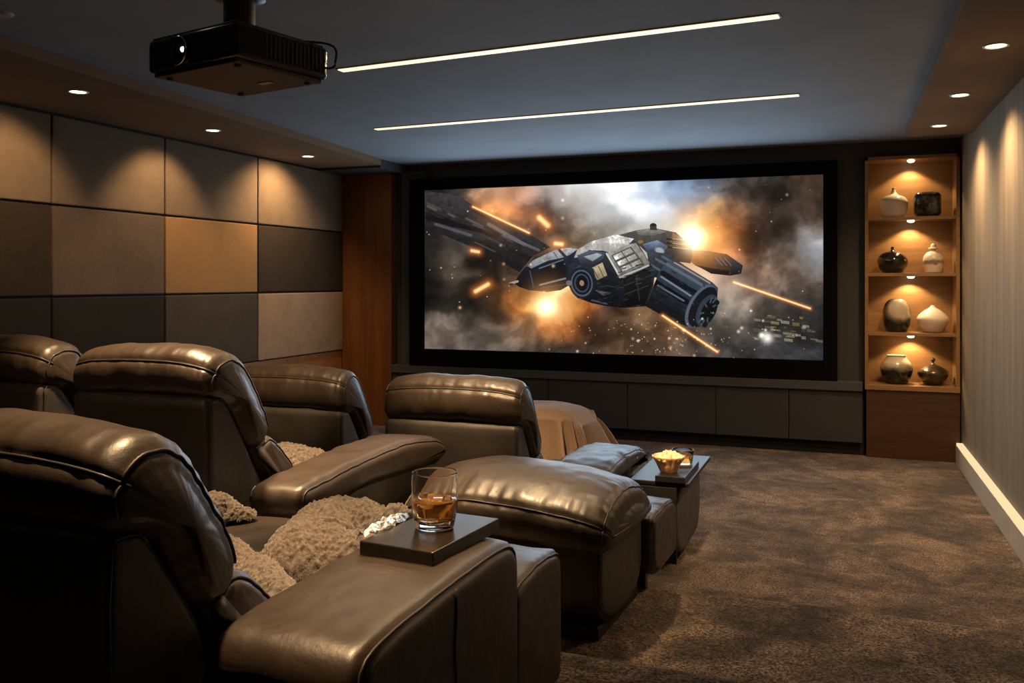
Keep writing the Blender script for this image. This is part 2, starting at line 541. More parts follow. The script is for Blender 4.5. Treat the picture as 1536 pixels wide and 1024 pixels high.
# ------------------------------------------------------------------ acoustic panels on the left wall
cols = [(3.30, 4.47), (4.484, 5.523), (5.537, 6.688), (6.702, 8.13)]
rows = [(2.012, 2.605), (1.394, 1.998), (.775, 1.380)]
pm = [['panel_umber', 'panel_umber', 'panel_umber', 'panel_umber'],
      ['panel_black', 'panel_taupe', 'panel_tan', 'panel_black'],
      ['panel_charcoal', 'panel_charcoal', 'panel_grey', 'panel_mushroom']]
pl = [['brown fabric wall panel at the top, cut by the left edge of the view',
       'brown fabric wall panel under the downlight nearest the projector, above the large taupe panel',
       'brown fabric wall panel at the top, directly above the tan panel',
       'brown fabric wall panel in the top corner beside the walnut column'],
      ['dark umber wall panel in the middle row, cut by the left edge of the view',
       'large taupe wall panel immediately left of the tan panel',
       'tan golden wall panel, the only one of that colour',
       'near-black wall panel in the middle row between tan panel and walnut column'],
      ['charcoal wall panel in the bottom row, behind the leftmost recliner',
       'charcoal wall panel in the bottom row, below the large taupe panel',
       'dark grey wall panel in the bottom row, directly below the tan panel',
       'lighter mushroom wall panel in the bottom corner beside the walnut column']]
for r, (z0, z1) in enumerate(rows):
    for c, (y0, y1) in enumerate(cols):
        o = box('acoustic_panel', XL - .03, XL + .015, y0, y1, z0, z1, M[pm[r][c]], bev=.008)
        tag(o, pl[r][c], 'wall panel', 'fabric acoustic panels on the left wall')

# ------------------------------------------------------------------ media wall: low cabinet, screen
mc = empty('low_cabinet', (-2.15, 8.2, 0), 'long low dark grey cabinet running along the wall under the screen', 'cabinet')
def loc(o, root): o.location = -Vector(root.location); return o
loc(box('top', -4.41, .10, 8.125, 8.245, .555, .635, M['grey_trim'], mc, .004), mc)
xd = [-4.41, -3.5, -2.72, -1.94, -1.13, -.50, .10]
for i in range(6):
    loc(box('door', xd[i] + .003, xd[i + 1] - .003, 8.15, 8.17, .115, .552, M['cabinet_grey'], mc, .003), mc)
loc(box('body', -4.40, .09, 8.17, 8.245, .11, .555, M['black_matte'], mc), mc)
loc(box('kick_board', -4.41, .10, 8.22, 8.245, 0, .11, M['black_matte'], mc), mc)

YS = 8.17
c = {k: ony(u, v, YS) for k, (u, v) in dict(tl=(637, 286), tr=(1235, 261), br=(1235, 540), bl=(637, 523)).items()}
SX0, SX1 = (c['tl'].x + c['bl'].x) / 2, (c['tr'].x + c['br'].x) / 2
SZ1, SZ0 = (c['tl'].z + c['tr'].z) / 2, (c['bl'].z + c['br'].z) / 2
o4 = {k: ony(u, v, YS) for k, (u, v) in dict(tl=(617, 273), tr=(1256, 237), br=(1257, 572), bl=(617, 545)).items()}
FX0, FX1 = o4['tl'].x, o4['tr'].x
FZ1, FZ0 = (o4['tl'].z + o4['tr'].z) / 2, (o4['bl'].z + o4['br'].z) / 2
print('SCREEN', SX0, SX1, SZ0, SZ1, 'FRAME', FX0, FX1, FZ0, FZ1)
ps = empty('projection_screen', ((SX0 + SX1) / 2, YS, (SZ0 + SZ1) / 2), 'wide framed cinema screen showing a grey spaceship among explosions', 'screen')
bm = bmesh.new()
for (a, b, e, f) in ((FX0, SX0, FZ0, FZ1), (SX1, FX1, FZ0, FZ1), (SX0, SX1, FZ0, SZ0), (SX0, SX1, SZ1, FZ1)):
    add_box(bm, a, b, YS - .05, YS + .06, e, f, .004)
loc(bmobj('frame', bm, M['screen_velvet'], ps), ps)
# ------------------------------------------------------------------ the film on the screen, painted in code
def paint_film():
    W, H = 1440, 612
    rng = np.random.default_rng(5)
    X = np.linspace(SX0, SX1, W)[None, :].repeat(H, 0)
    Z = np.linspace(SZ0, SZ1, H)[:, None].repeat(W, 1)
    # the film is composed on a 1536-wide sketch sheet seen from the camera's seat; U,V are that sheet's units
    t = YS * CS - X * SN
    U = 768 + F * (X * CS + YS * SN) / t
    V = HOR - F * (Z - CZ) / t
    U = (U - 600) / .4427; V = (V - 220) / .4427

    def vnoise(x, y, seed):
        g = np.random.default_rng(seed).random((256, 256))
        xi = np.floor(x).astype(int); yi = np.floor(y).astype(int)
        fx = x - xi; fy = y - yi
        fx = fx * fx * fx * (fx * (fx * 6 - 15) + 10); fy = fy * fy * fy * (fy * (fy * 6 - 15) + 10)
        a = g[yi % 256, xi % 256]; b = g[yi % 256, (xi + 1) % 256]; c2 = g[(yi + 1) % 256, xi % 256]; d = g[(yi + 1) % 256, (xi + 1) % 256]
        return (a * (1 - fx) + b * fx) * (1 - fy) + (c2 * (1 - fx) + d * fx) * fy

    def fbm(x, y, seed, oct=6, gain=.52):
        s = np.zeros_like(x); a = 1; tot = 0
        for k in range(oct):
            s += a * vnoise(x * 2 ** k + 17 * k, y * 2 ** k + 31 * k, seed + k); tot += a; a *= gain
        return s / tot * 2 - 1
    wx = fbm(U / 120, V / 120, 1, 5); wy = fbm(U / 120, V / 120, 11, 5)
    Uw = U + 38 * wx; Vw = V + 38 * wy
    rowsd = {
        120: [(90, 60, 62, 66), (180, 80, 76, 74), (270, 195, 160, 135), (340, 225, 175, 140), (420, 205, 160, 138), (500, 205, 196, 192), (600, 222, 221, 220), (720, 228, 232, 236), (850, 195, 210, 230), (950, 140, 165, 198), (1030, 100, 120, 148), (1100, 95, 90, 90), (1180, 66, 60, 57), (1280, 50, 46, 42), (1400, 60, 48, 40)],
        170: [(90, 45, 48, 52), (180, 70, 65, 62), (270, 190, 140, 105), (340, 228, 168, 125), (420, 200, 150, 125), (500, 180, 168, 160), (600, 212, 208, 205), (720, 228, 231, 234), (850, 200, 214, 230), (950, 165, 185, 210), (1030, 150, 155, 170), (1100, 125, 110, 100), (1180, 75, 66, 60), (1280, 52, 46, 42), (1400, 64, 54, 46)],
        230: [(90, 60, 60, 62), (200, 50, 48, 47), (270, 200, 115, 62), (350, 238, 160, 98), (420, 180, 118, 85), (500, 112, 88, 78), (580, 145, 125, 110), (680, 200, 200, 200), (800, 222, 226, 230), (900, 212, 214, 220), (980, 236, 196, 158), (1050, 246, 196, 132), (1120, 165, 112, 80), (1200, 78, 60, 50), (1300, 70, 58, 50), (1400, 92, 77, 68)],
        300: [(90, 40, 40, 40), (200, 75, 70, 68), (300, 70, 65, 62), (400, 112, 85, 70), (480, 105, 80, 62), (560, 120, 98, 78), (640, 150, 138, 120), (720, 175, 170, 160), (800, 200, 196, 190), (900, 215, 205, 195), (965, 255, 232, 185), (1020, 255, 215, 150), (1070, 252, 170, 85), (1125, 200, 115, 58), (1200, 58, 46, 40), (1300, 56, 47, 42), (1400, 150, 146, 144)],
        345: [(990, 255, 245, 215), (1040, 255, 200, 120), (1090, 225, 130, 60), (1150, 110, 70, 48), (1220, 72, 58, 50), (1320, 120, 105, 98), (1420, 178, 180, 188), (90, 46, 43, 40), (190, 52, 47, 43), (300, 40, 38, 38)],
        380: [(90, 55, 50, 45), (170, 76, 68, 60), (250, 40, 35, 32), (340, 42, 38, 36), (420, 90, 70, 55), (560, 120, 95, 70), (1000, 235, 180, 120), (1100, 190, 130, 95), (1180, 122, 92, 72), (1260, 142, 122, 107), (1340, 150, 130, 116), (1420, 152, 156, 165)],
        430: [(90, 42, 39, 36), (180, 80, 72, 62), (260, 58, 50, 43), (340, 46, 40, 36), (400, 66, 52, 42), (980, 245, 215, 180), (1030, 238, 205, 175), (1120, 190, 155, 135), (1200, 140, 112, 95), (1290, 128, 108, 94), (1420, 120, 108, 102)],
        480: [(90, 32, 31, 30), (180, 62, 56, 50), (250, 40, 36, 32), (330, 70, 48, 34), (390, 150, 92, 50), (460, 235, 165, 90), (530, 255, 225, 175), (1120, 185, 165, 150), (1180, 140, 118, 102), (1260, 118, 102, 92), (1340, 95, 82, 74), (1420, 98, 88, 80)],
        540: [(90, 27, 26, 25), (200, 40, 38, 35), (300, 52, 45, 40), (370, 128, 80, 44), (430, 242, 160, 78), (495, 255, 240, 205), (560, 250, 175, 92), (620, 170, 95, 46), (700, 72, 56, 46), (800, 115, 88, 66), (900, 110, 84, 62), (1100, 150, 140, 130), (1180, 140, 126, 116), (1260, 96, 88, 82), (1340, 72, 68, 66), (1420, 70, 70, 70)],
        610: [(90, 112, 100, 90), (180, 132, 117, 107), (260, 80, 72, 65), (340, 108, 93, 80), (420, 128, 94, 66), (500, 195, 125, 68), (580, 150, 92, 52), (660, 78, 58, 46), (740, 98, 76, 58), (840, 100, 80, 62), (900, 132, 96, 66), (1000, 90, 80, 70), (1100, 80, 75, 70), (1180, 75, 70, 65), (1260, 55, 52, 52), (1340, 60, 58, 55), (1420, 54, 54, 58)],
        690: [(90, 152, 134, 122), (190, 122, 110, 100), (280, 92, 82, 75), (360, 134, 116, 102), (440, 75, 68, 60), (540, 70, 62, 54), (640, 75, 62, 52), (740, 115, 88, 66), (840, 95, 78, 62), (940, 125, 108, 92), (1040, 70, 66, 62), (1140, 60, 58, 56), (1240, 60, 60, 62), (1340, 50, 52, 55), (1420, 60, 62, 68)]}
    num = np.zeros((H, W, 3)); den = np.zeros((H, W))
    for y, row in rowsd.items():
        for (x, r, g, b) in row:
            d2 = ((Uw - x) / 36) ** 2 + ((Vw - y) / 26) ** 2
            w = np.exp(-.5 * d2) + 1e-5 / (1 + d2)
            den += w
            for k, q in enumerate((r, g, b)): num[..., k] += w * q
    img = num / den[..., None] / 255
    det = fbm(Uw / 62, Vw / 54, 40, 5, .5)
    lum = img.mean(2)
    img = np.clip(img, 0, 1) ** 1.06
    img *= np.exp((.66 - .60 * np.clip((lum - .42) / .36, 0, 1)) * det - .06)[..., None]
    # ---- helpers for drawing
    def inpoly(pts):
        m = np.zeros((H, W), bool)
        P = list(pts)
        for i in range(len(P)):
            (x1, y1), (x2, y2) = P[i], P[(i + 1) % len(P)]
            if y1 == y2: continue
            c3 = ((V < y1) != (V < y2)) & (U < (x2 - x1) * (V - y1) / (y2 - y1) + x1)
            m ^= c3
        return m
    gr = fbm(U / 14, V / 14, 70, 4, .65)
    def poly(pts, c0, c1=None, d=(0, 1), grit=.18, m=None):
        mm = inpoly(pts)
        if m is not None: mm &= m
        q = U * d[0] + V * d[1]
        lo, hi = [f([p[0] * d[0] + p[1] * d[1] for p in pts]) for f in (min, max)]
        tt = np.clip((q - lo) / max(hi - lo, 1), 0, 1)[..., None]
        c0 = np.array(c0) / 255; c1 = np.array(c1 if c1 is not None else c0 * 255) / 255
        colr = (c0 * (1 - tt) + c1 * tt) * (1 + grit * gr)[..., None]
        img[mm] = colr[mm]
        return mm
    def seg(x1, y1, x2, y2):
        dx, dy = x2 - x1, y2 - y1; L2 = dx * dx + dy * dy
        s = np.clip(((U - x1) * dx + (V - y1) * dy) / L2, 0, 1)
        return np.hypot(U - x1 - s * dx, V - y1 - s * dy), s
    def line(x1, y1, x2, y2, w, colr, a=1.0):
        d, s = seg(x1, y1, x2, y2)
        k = (np.clip(w - d + .5, 0, 1) * a)[..., None]
        img[:] = img * (1 - k) + np.array(colr) / 255 * k
    def ell(cx, cy, rx, ry, ang, colr, a=1.0, soft=.06, inner=None):
        ca, sa = math.cos(R(ang)), math.sin(R(ang))
        p = ((U - cx) * ca + (V - cy) * sa) / rx; q = (-(U - cx) * sa + (V - cy) * ca) / ry
        d = np.hypot(p, q)
        k = np.clip((1 - d) / soft, 0, 1)
        if inner: k *= np.clip((d - inner) / soft, 0, 1)
        k = (k * a)[..., None]
        img[:] = img * (1 - k) + np.array(colr) / 255 * k
    # ---- burning cruiser in the distance
    hull = [(60, 150), (165, 158), (205, 172), (300, 228), (360, 252), (440, 296), (510, 340), (450, 370), (405, 425), (350, 395), (290, 360), (220, 330), (150, 300), (60, 275)]
    hm = poly(hull, (64, 61, 62), (30, 29, 30), (-.35, 1), .3)
    for k in range(34):
        s = rng.random(); u0 = 70 + 420 * rng.random(); off = rng.normal(0, 50)
        v0 = 190 + (u0 - 70) * .42 + off * .7; L = rng.uniform(15, 75)
        g = rng.choice([18, 28, 90, 120, 78])
        d, _ = seg(u0, v0, u0 + L, v0 + L * .47)
        kk = (np.clip(rng.uniform(2, 6) - d, 0, 3) / 3 * .5 * hm)[..., None]
        img[:] = img * (1 - kk) + np.array((g, g * .97, g * .96)) / 255 * kk
    for (a, b, e, f, w, g) in ((95, 240, 330, 300, 9, 22), (190, 285, 280, 305, 12, 55), (300, 262, 420, 330, 6, 112), (350, 300, 470, 350, 5, 100), (120, 262, 240, 300, 5, 95), (250, 215, 330, 265, 5, 38)):
        line(a, b, e, f, w, (g, g, g + 3), .75)
    img[...] = img * (1 - .12 * (hm * np.clip(gr, 0, 1))[..., None])
    # ---- the gunship: rear deck and far pod
    poly([(975, 350), (1040, 352), (1108, 364), (1162, 402), (1156, 430), (1120, 437), (1062, 430), (1000, 402), (975, 380)], (150, 92, 45), (34, 34, 38), (1, .1))
    poly([(1060, 372), (1110, 376), (1140, 404), (1075, 408)], (70, 66, 64), (34, 36, 40), (1, 0))
    poly([(1112, 372), (1160, 402), (1154, 430), (1122, 434)], (58, 62, 68), (26, 28, 32))
    poly([(1000, 400), (1060, 412), (1118, 420), (1112, 436), (1055, 430)], (24, 24, 26))
    for x in (1070, 1085, 1100): line(x, 376, x + 22, 402, 2, (105, 100, 96), .8)
    poly([(728, 302), (800, 283), (860, 275), (935, 290), (975, 325), (992, 352), (985, 395), (905, 385), (840, 362), (800, 325)], (88, 84, 80), (48, 46, 46))
    poly([(925, 290), (968, 318), (988, 345), (955, 350), (915, 325)], (150, 110, 75), (90, 70, 55))
    for y in (318, 332, 346): line(905, y - 6, 985, y + 4, 3, (30, 27, 25), .8)
    for y in (312, 327, 341): line(925, y, 980, y + 6, 1.6, (205, 165, 120), .8)
    poly([(822, 330), (872, 316), (908, 338), (890, 360), (840, 356)], (128, 145, 172), (50, 58, 72))
    poly([(800, 285), (860, 276), (905, 288), (860, 300), (810, 300)], (150, 146, 140), (96, 93, 90))
    ell(858, 268, 12, 10, 0, (40, 40, 42)); poly([(848, 268), (868, 268), (872, 282), (846, 282)], (62, 60, 58))
    ell(880, 352, 20, 13, 20, (190, 188, 180), .8, .4); ell(815, 322, 12, 7, 0, (170, 130, 50), .7, .4)
    # thruster
    poly([(835, 352), (905, 362), (965, 402), (900, 450), (850, 440)], (66, 72, 80), (28, 31, 36))
    for (a, b) in ((868, 380), (890, 372), (850, 400)): line(a, b, a + 44, b + 26, 4, (95, 108, 122), .7)
    th = poly([(880, 418), (912, 384), (968, 404), (1060, 460), (1078, 478), (1072, 540), (1042, 606), (985, 613), (925, 592), (832, 540)], (66, 78, 92), (16, 19, 24), (-.45, 1))
    for (x1, y1, x2, y2, w, cc) in ((905, 398, 1040, 478, 5, (92, 104, 120)), (890, 428, 1000, 496, 9, (18, 22, 28)), (885, 440, 985, 505, 3, (120, 135, 152)), (868, 462, 970, 525, 10, (14, 17, 22)),
                                   (874, 470, 962, 522, 3, (98, 112, 128)), (862, 490, 960, 548, 7, (26, 31, 38)), (852, 515, 950, 570, 6, (20, 24, 29)), (930, 392, 1050, 462, 2.5, (170, 150, 130))):
        d, _ = seg(x1, y1, x2, y2)
        kk = (np.clip(w - d + .5, 0, 1) * .9 * th)[..., None]
        img[:] = img * (1 - kk) + np.array(cc) / 255 * kk
    ell(1018, 540, 40, 84, 30, (84, 94, 106)); ell(1026, 543, 38, 78, 30, (22, 26, 31))
    ell(1040, 555, 32, 60, 26, (48, 60, 70)); ell(1046, 558, 24, 48, 26, (15, 19, 23))
    for k in range(9):
        a = 2 * math.pi * k / 9
        px, py = 12 * math.cos(a), 34 * math.sin(a)
        ca, sa = math.cos(R(26)), math.sin(R(26))
        qx, qy = 1044 + px * ca - py * sa, 557 + px * sa + py * ca
        line(qx, qy, 1044 + (qx - 1044) * 1.7, 557 + (qy - 557) * 1.5, 3, (70, 88, 98), .8)
    ell(1074, 528, 9, 9, 0, (22, 25, 28)); ell(1033, 604, 9, 9, 0, (22, 25, 28))
    # hull
    body = [(565, 400), (580, 372), (612, 345), (650, 322), (725, 298), (780, 305), (805, 325), (848, 395), (866, 420), (858, 470), (832, 540), (760, 546), (700, 540), (650, 530), (600, 512), (570, 470)]
    poly(body, (60, 65, 72), (17, 19, 23), (-.1, 1))
    poly([(596, 352), (645, 322), (730, 297), (792, 312), (772, 332), (718, 362), (690, 352), (640, 350), (610, 372), (585, 378)], (206, 203, 196), (150, 148, 143), (0, 1), .3)
    poly([(600, 368), (640, 352), (695, 358), (690, 378), (655, 400), (612, 398)], (88, 96, 108), (40, 46, 56))
    poly([(622, 372), (668, 360), (686, 366), (652, 388)], (180, 185, 190), (120, 126, 134))
    poly([(700, 362), (772, 330), (800, 326), (846, 392), (842, 405), (756, 446), (738, 436)], (158, 155, 147), (112, 110, 104), (.6, 1), .25)
    poly([(716, 368), (782, 338), (826, 394), (752, 428)], (70, 70, 68), (92, 90, 86))
    for (a, b) in ((0, .30), (.36, .64), (.70, .96)):
        p = []
        for s, t2 in ((.06, a + .05), (.94, a + .05), (.94, b), (.06, b)):
            l = (716 + (752 - 716) * t2, 368 + (428 - 368) * t2); r = (782 + (826 - 782) * t2, 338 + (394 - 338) * t2)
            p.append((l[0] + (r[0] - l[0]) * s, l[1] + (r[1] - l[1]) * s))
        poly(p, (208, 205, 196), (150, 147, 140), (1, .3), .35)
        m1 = ((p[0][0] + p[1][0]) / 2, (p[0][1] + p[1][1]) / 2); m2 = ((p[2][0] + p[3][0]) / 2, (p[2][1] + p[3][1]) / 2)
        line(*m1, *m2, 1.6, (60, 60, 58), .8)
    line(700, 362, 745, 440, 3, (196, 193, 184)); line(745, 442, 842, 402, 3, (182, 178, 168)); line(745, 452, 846, 412, 2, (20, 20, 22))
    poly([(690, 400), (738, 440), (742, 530), (690, 520), (676, 450)], (34, 39, 46), (18, 21, 26))
    poly([(758, 450), (850, 410), (852, 470), (828, 536), (764, 540)], (34, 36, 38), (13, 14, 16))
    for (x1, y1, x2, y2) in ((760, 470, 848, 436), (762, 500, 842, 470), (700, 470, 740, 480), (800, 436, 812, 520)): line(x1, y1, x2, y2, 1.6, (58, 60, 62), .8)
    poly([(646, 412), (686, 392), (702, 436), (668, 452)], (190, 172, 138), (140, 124, 98))
    line(655, 415, 672, 446, 1.5, (90, 80, 62)); line(672, 404, 690, 440, 1.5, (90, 80, 62))
    poly([(570, 395), (610, 398), (655, 412), (668, 470), (640, 525), (600, 512), (572, 470)], (42, 49, 58), (18, 21, 26))
    for (rx, ry, cc) in ((44, 54, (28, 33, 40)), (38, 47, (78, 92, 108)), (33, 41, (20, 25, 32)), (26, 33, (58, 72, 88)), (21, 27, (17, 22, 29)), (8, 10, (150, 125, 100))): ell(616, 462, rx, ry, -8, cc)
    poly([(660, 485), (715, 495), (690, 506)], (92, 98, 104), (50, 54, 60)); line(650, 520, 700, 532, 3, (66, 72, 80))
    # small plates and vents
    for k in range(150):
        if k < 95: x, y, mk, dx, dy = rng.uniform(575, 855), rng.uniform(400, 545), body, .97, -.22
        else: x, y, mk, dx, dy = rng.uniform(850, 1030), rng.uniform(400, 600), [(880, 418), (912, 384), (968, 404), (1040, 450), (1000, 580), (925, 592), (832, 540)], .86, .5
        if (x - 616) ** 2 + (y - 462) ** 2 < 52 ** 2 or (640 < x < 706 and y < 455): continue
        L2 = rng.uniform(5, 22); g = rng.choice([8, 12, 45, 62, 85])
        d, _ = seg(x, y, x + L2 * dx, y + L2 * dy)
        kk = (np.clip(rng.uniform(1, 2.6) - d + .5, 0, 1) * .55 * inpoly(mk))[..., None]
        img[:] = img * (1 - kk) + np.array((g, g * 1.08, g * 1.18)) / 255 * kk
    # nose pod
    poly([(386, 462), (402, 436), (420, 412), (452, 384), (520, 352), (566, 344), (600, 350), (588, 380), (572, 402), (572, 470), (545, 486), (500, 492), (435, 486), (402, 474)], (40, 48, 60), (16, 19, 25), (-.2, 1))
    poly([(430, 404), (452, 384), (520, 352), (562, 342), (602, 346), (575, 366), (548, 376), (500, 386), (445, 412)], (176, 178, 178), (120, 124, 130), (-.3, 1), .3)
    line(540, 350, 560, 372, 5, (50, 54, 60)); line(520, 356, 536, 380, 1.5, (80, 84, 90))
    poly([(472, 414), (552, 384), (562, 400), (560, 442), (540, 456), (474, 466)], (24, 29, 38), (13, 15, 20))
    line(472, 412, 552, 383, 2, (98, 108, 122)); line(474, 468, 560, 446, 3, (120, 124, 126)); line(440, 420, 452, 476, 1.5, (72, 80, 92)); line(480, 478, 560, 466, 2, (54, 58, 62))
    line(374, 463, 398, 456, 4, (155, 155, 150)); line(374, 466, 380, 466, 4, (60, 60, 60))
    ell(572, 462, 12, 12, 0, (120, 122, 120), .8, .4)
    # ---- linear light, bright places beyond white
    lin = np.clip(img, 0, 1) ** 2.2
    L = lin.mean(2)
    lin *= (1 + .9 * np.clip((L - .48) / .3, 0, 1))[..., None]
    # ---- glow, tracer fire and sparks
    def glow(cx, cy, r, colr, k):
        g = k * np.exp(-(((U - cx) ** 2 + (V - cy) ** 2) / (r * r)))
        for q in range(3): lin[..., q] += g * colr[q]
    glow(992, 312, 34, (1, .84, .56), 1.7); glow(1040, 292, 62, (1, .50, .17), .42); glow(1090, 335, 50, (1, .42, .12), .25); glow(470, 555, 40, (1, .5, .15), .3); glow(1005, 340, 48, (1, .5, .16), .5); glow(497, 545, 30, (1, .75, .42), 1.5); glow(500, 520, 55, (1, .45, .13), .4)
    glow(1245, 648, 15, (.9, .85, .75), 1.1); glow(1225, 640, 8, (.9, .85, .75), .9); glow(340, 230, 60, (1, .45, .15), .18)
    def tracer(x1, y1, x2, y2, w, k=1.0):
        d, s = seg(x1, y1, x2, y2)
        core = np.exp(-(d / w) ** 2); halo = np.exp(-(d / (w * 2.8)) ** 2)
        for q, (a, b) in enumerate(zip((1.5, .85, .36), (1.0, .28, .05))): lin[..., q] += k * (a * core + .42 * b * halo)
    tracer(247, 203, 437, 292, 2.4); tracer(1132, 459, 1390, 548, 2.5); tracer(890, 572, 1075, 695, 2.7)
    for a in ((472, 240, 500, 266, 8), (256, 490, 298, 466, 6), (243, 352, 266, 356, 4.5), (527, 328, 548, 330, 6)): tracer(*a, .9)
    for k in range(215):
        if k < 34: x, y = rng.uniform(90, 560), rng.uniform(180, 560)
        elif k < 165: x, y = rng.normal(900, 180), rng.normal(640, 45)
        else: x, y = rng.uniform(600, 1430), rng.uniform(100, 700)
        if 560 < x < 1080 and 300 < y < 560 or not 83 < x < 1433: continue
        r = rng.uniform(.8, 1.9) if rng.random() < .88 else rng.uniform(2.5, 5)
        warm = rng.random()
        i0 = ((U - x) ** 2 + (V - y) ** 2) < (4 * r) ** 2
        g = np.exp(-((U[i0] - x) ** 2 + (V[i0] - y) ** 2) / (r * r)) * rng.uniform(.25, 1.0)
        for q, cq in enumerate((1, .55 + .4 * warm, .25 + .6 * warm)): lin[..., q][i0] += g * cq
    for k in range(46):                                   # city lights low on the right
        x, y = rng.uniform(1200, 1430), rng.uniform(570, 660)
        w2 = rng.uniform(4, 16); cc = [(.35, .40, .22), (.34, .26, .10), (.30, .36, .36)][k % 3]
        m2 = (np.abs(U - x) < w2) & (np.abs(V - y - .12 * (U - x)) < rng.uniform(2, 6))
        kk = .5 * rng.random()
        for q in range(3): lin[..., q][m2] += kk * cc[q]
    px = np.ones((H, W, 4), np.float32); px[..., :3] = lin
    im = bpy.data.images.new('film_frame', W, H, float_buffer=True)
    im.colorspace_settings.name = 'Linear Rec.709'
    im.pixels.foreach_set(px.ravel()); im.update()
    return im

t = NT('film')
ti = t.n.new('ShaderNodeTexImage'); ti.image = paint_film(); ti.extension = 'EXTEND'
t.link(t.co.outputs['UV'], ti.inputs['Vector'])
t.set(base=(.02, .02, .02), rough=.8, spec=.1, emc=ti.outputs['Color'], ems=FILM)
M['film'] = t.m
o = obj('picture', [(SX0, YS, SZ0), (SX1, YS, SZ0), (SX1, YS, SZ1), (SX0, YS, SZ1), (SX0, YS + .02, SZ0), (SX1, YS + .02, SZ0), (SX1, YS + .02, SZ1), (SX0, YS + .02, SZ1)],
        [(0, 1, 2, 3), (5, 4, 7, 6), (0, 3, 7, 4), (1, 5, 6, 2), (3, 2, 6, 7), (0, 4, 5, 1)], M['film'], ps, False)
loc(o, ps)
uv = o.data.uv_layers.new(name='UVMap')
for poly_ in o.data.polygons:
    for li in poly_.loop_indices:
        co = o.data.vertices[o.data.loops[li].vertex_index].co
        uv.data[li].uv = ((co.x - SX0) / (SX1 - SX0), (co.z - SZ0) / (SZ1 - SZ0))
# ------------------------------------------------------------------ recliners
def shift(pts, dz=0, dy=0): return [(y + dy, z + dz) for y, z in pts]

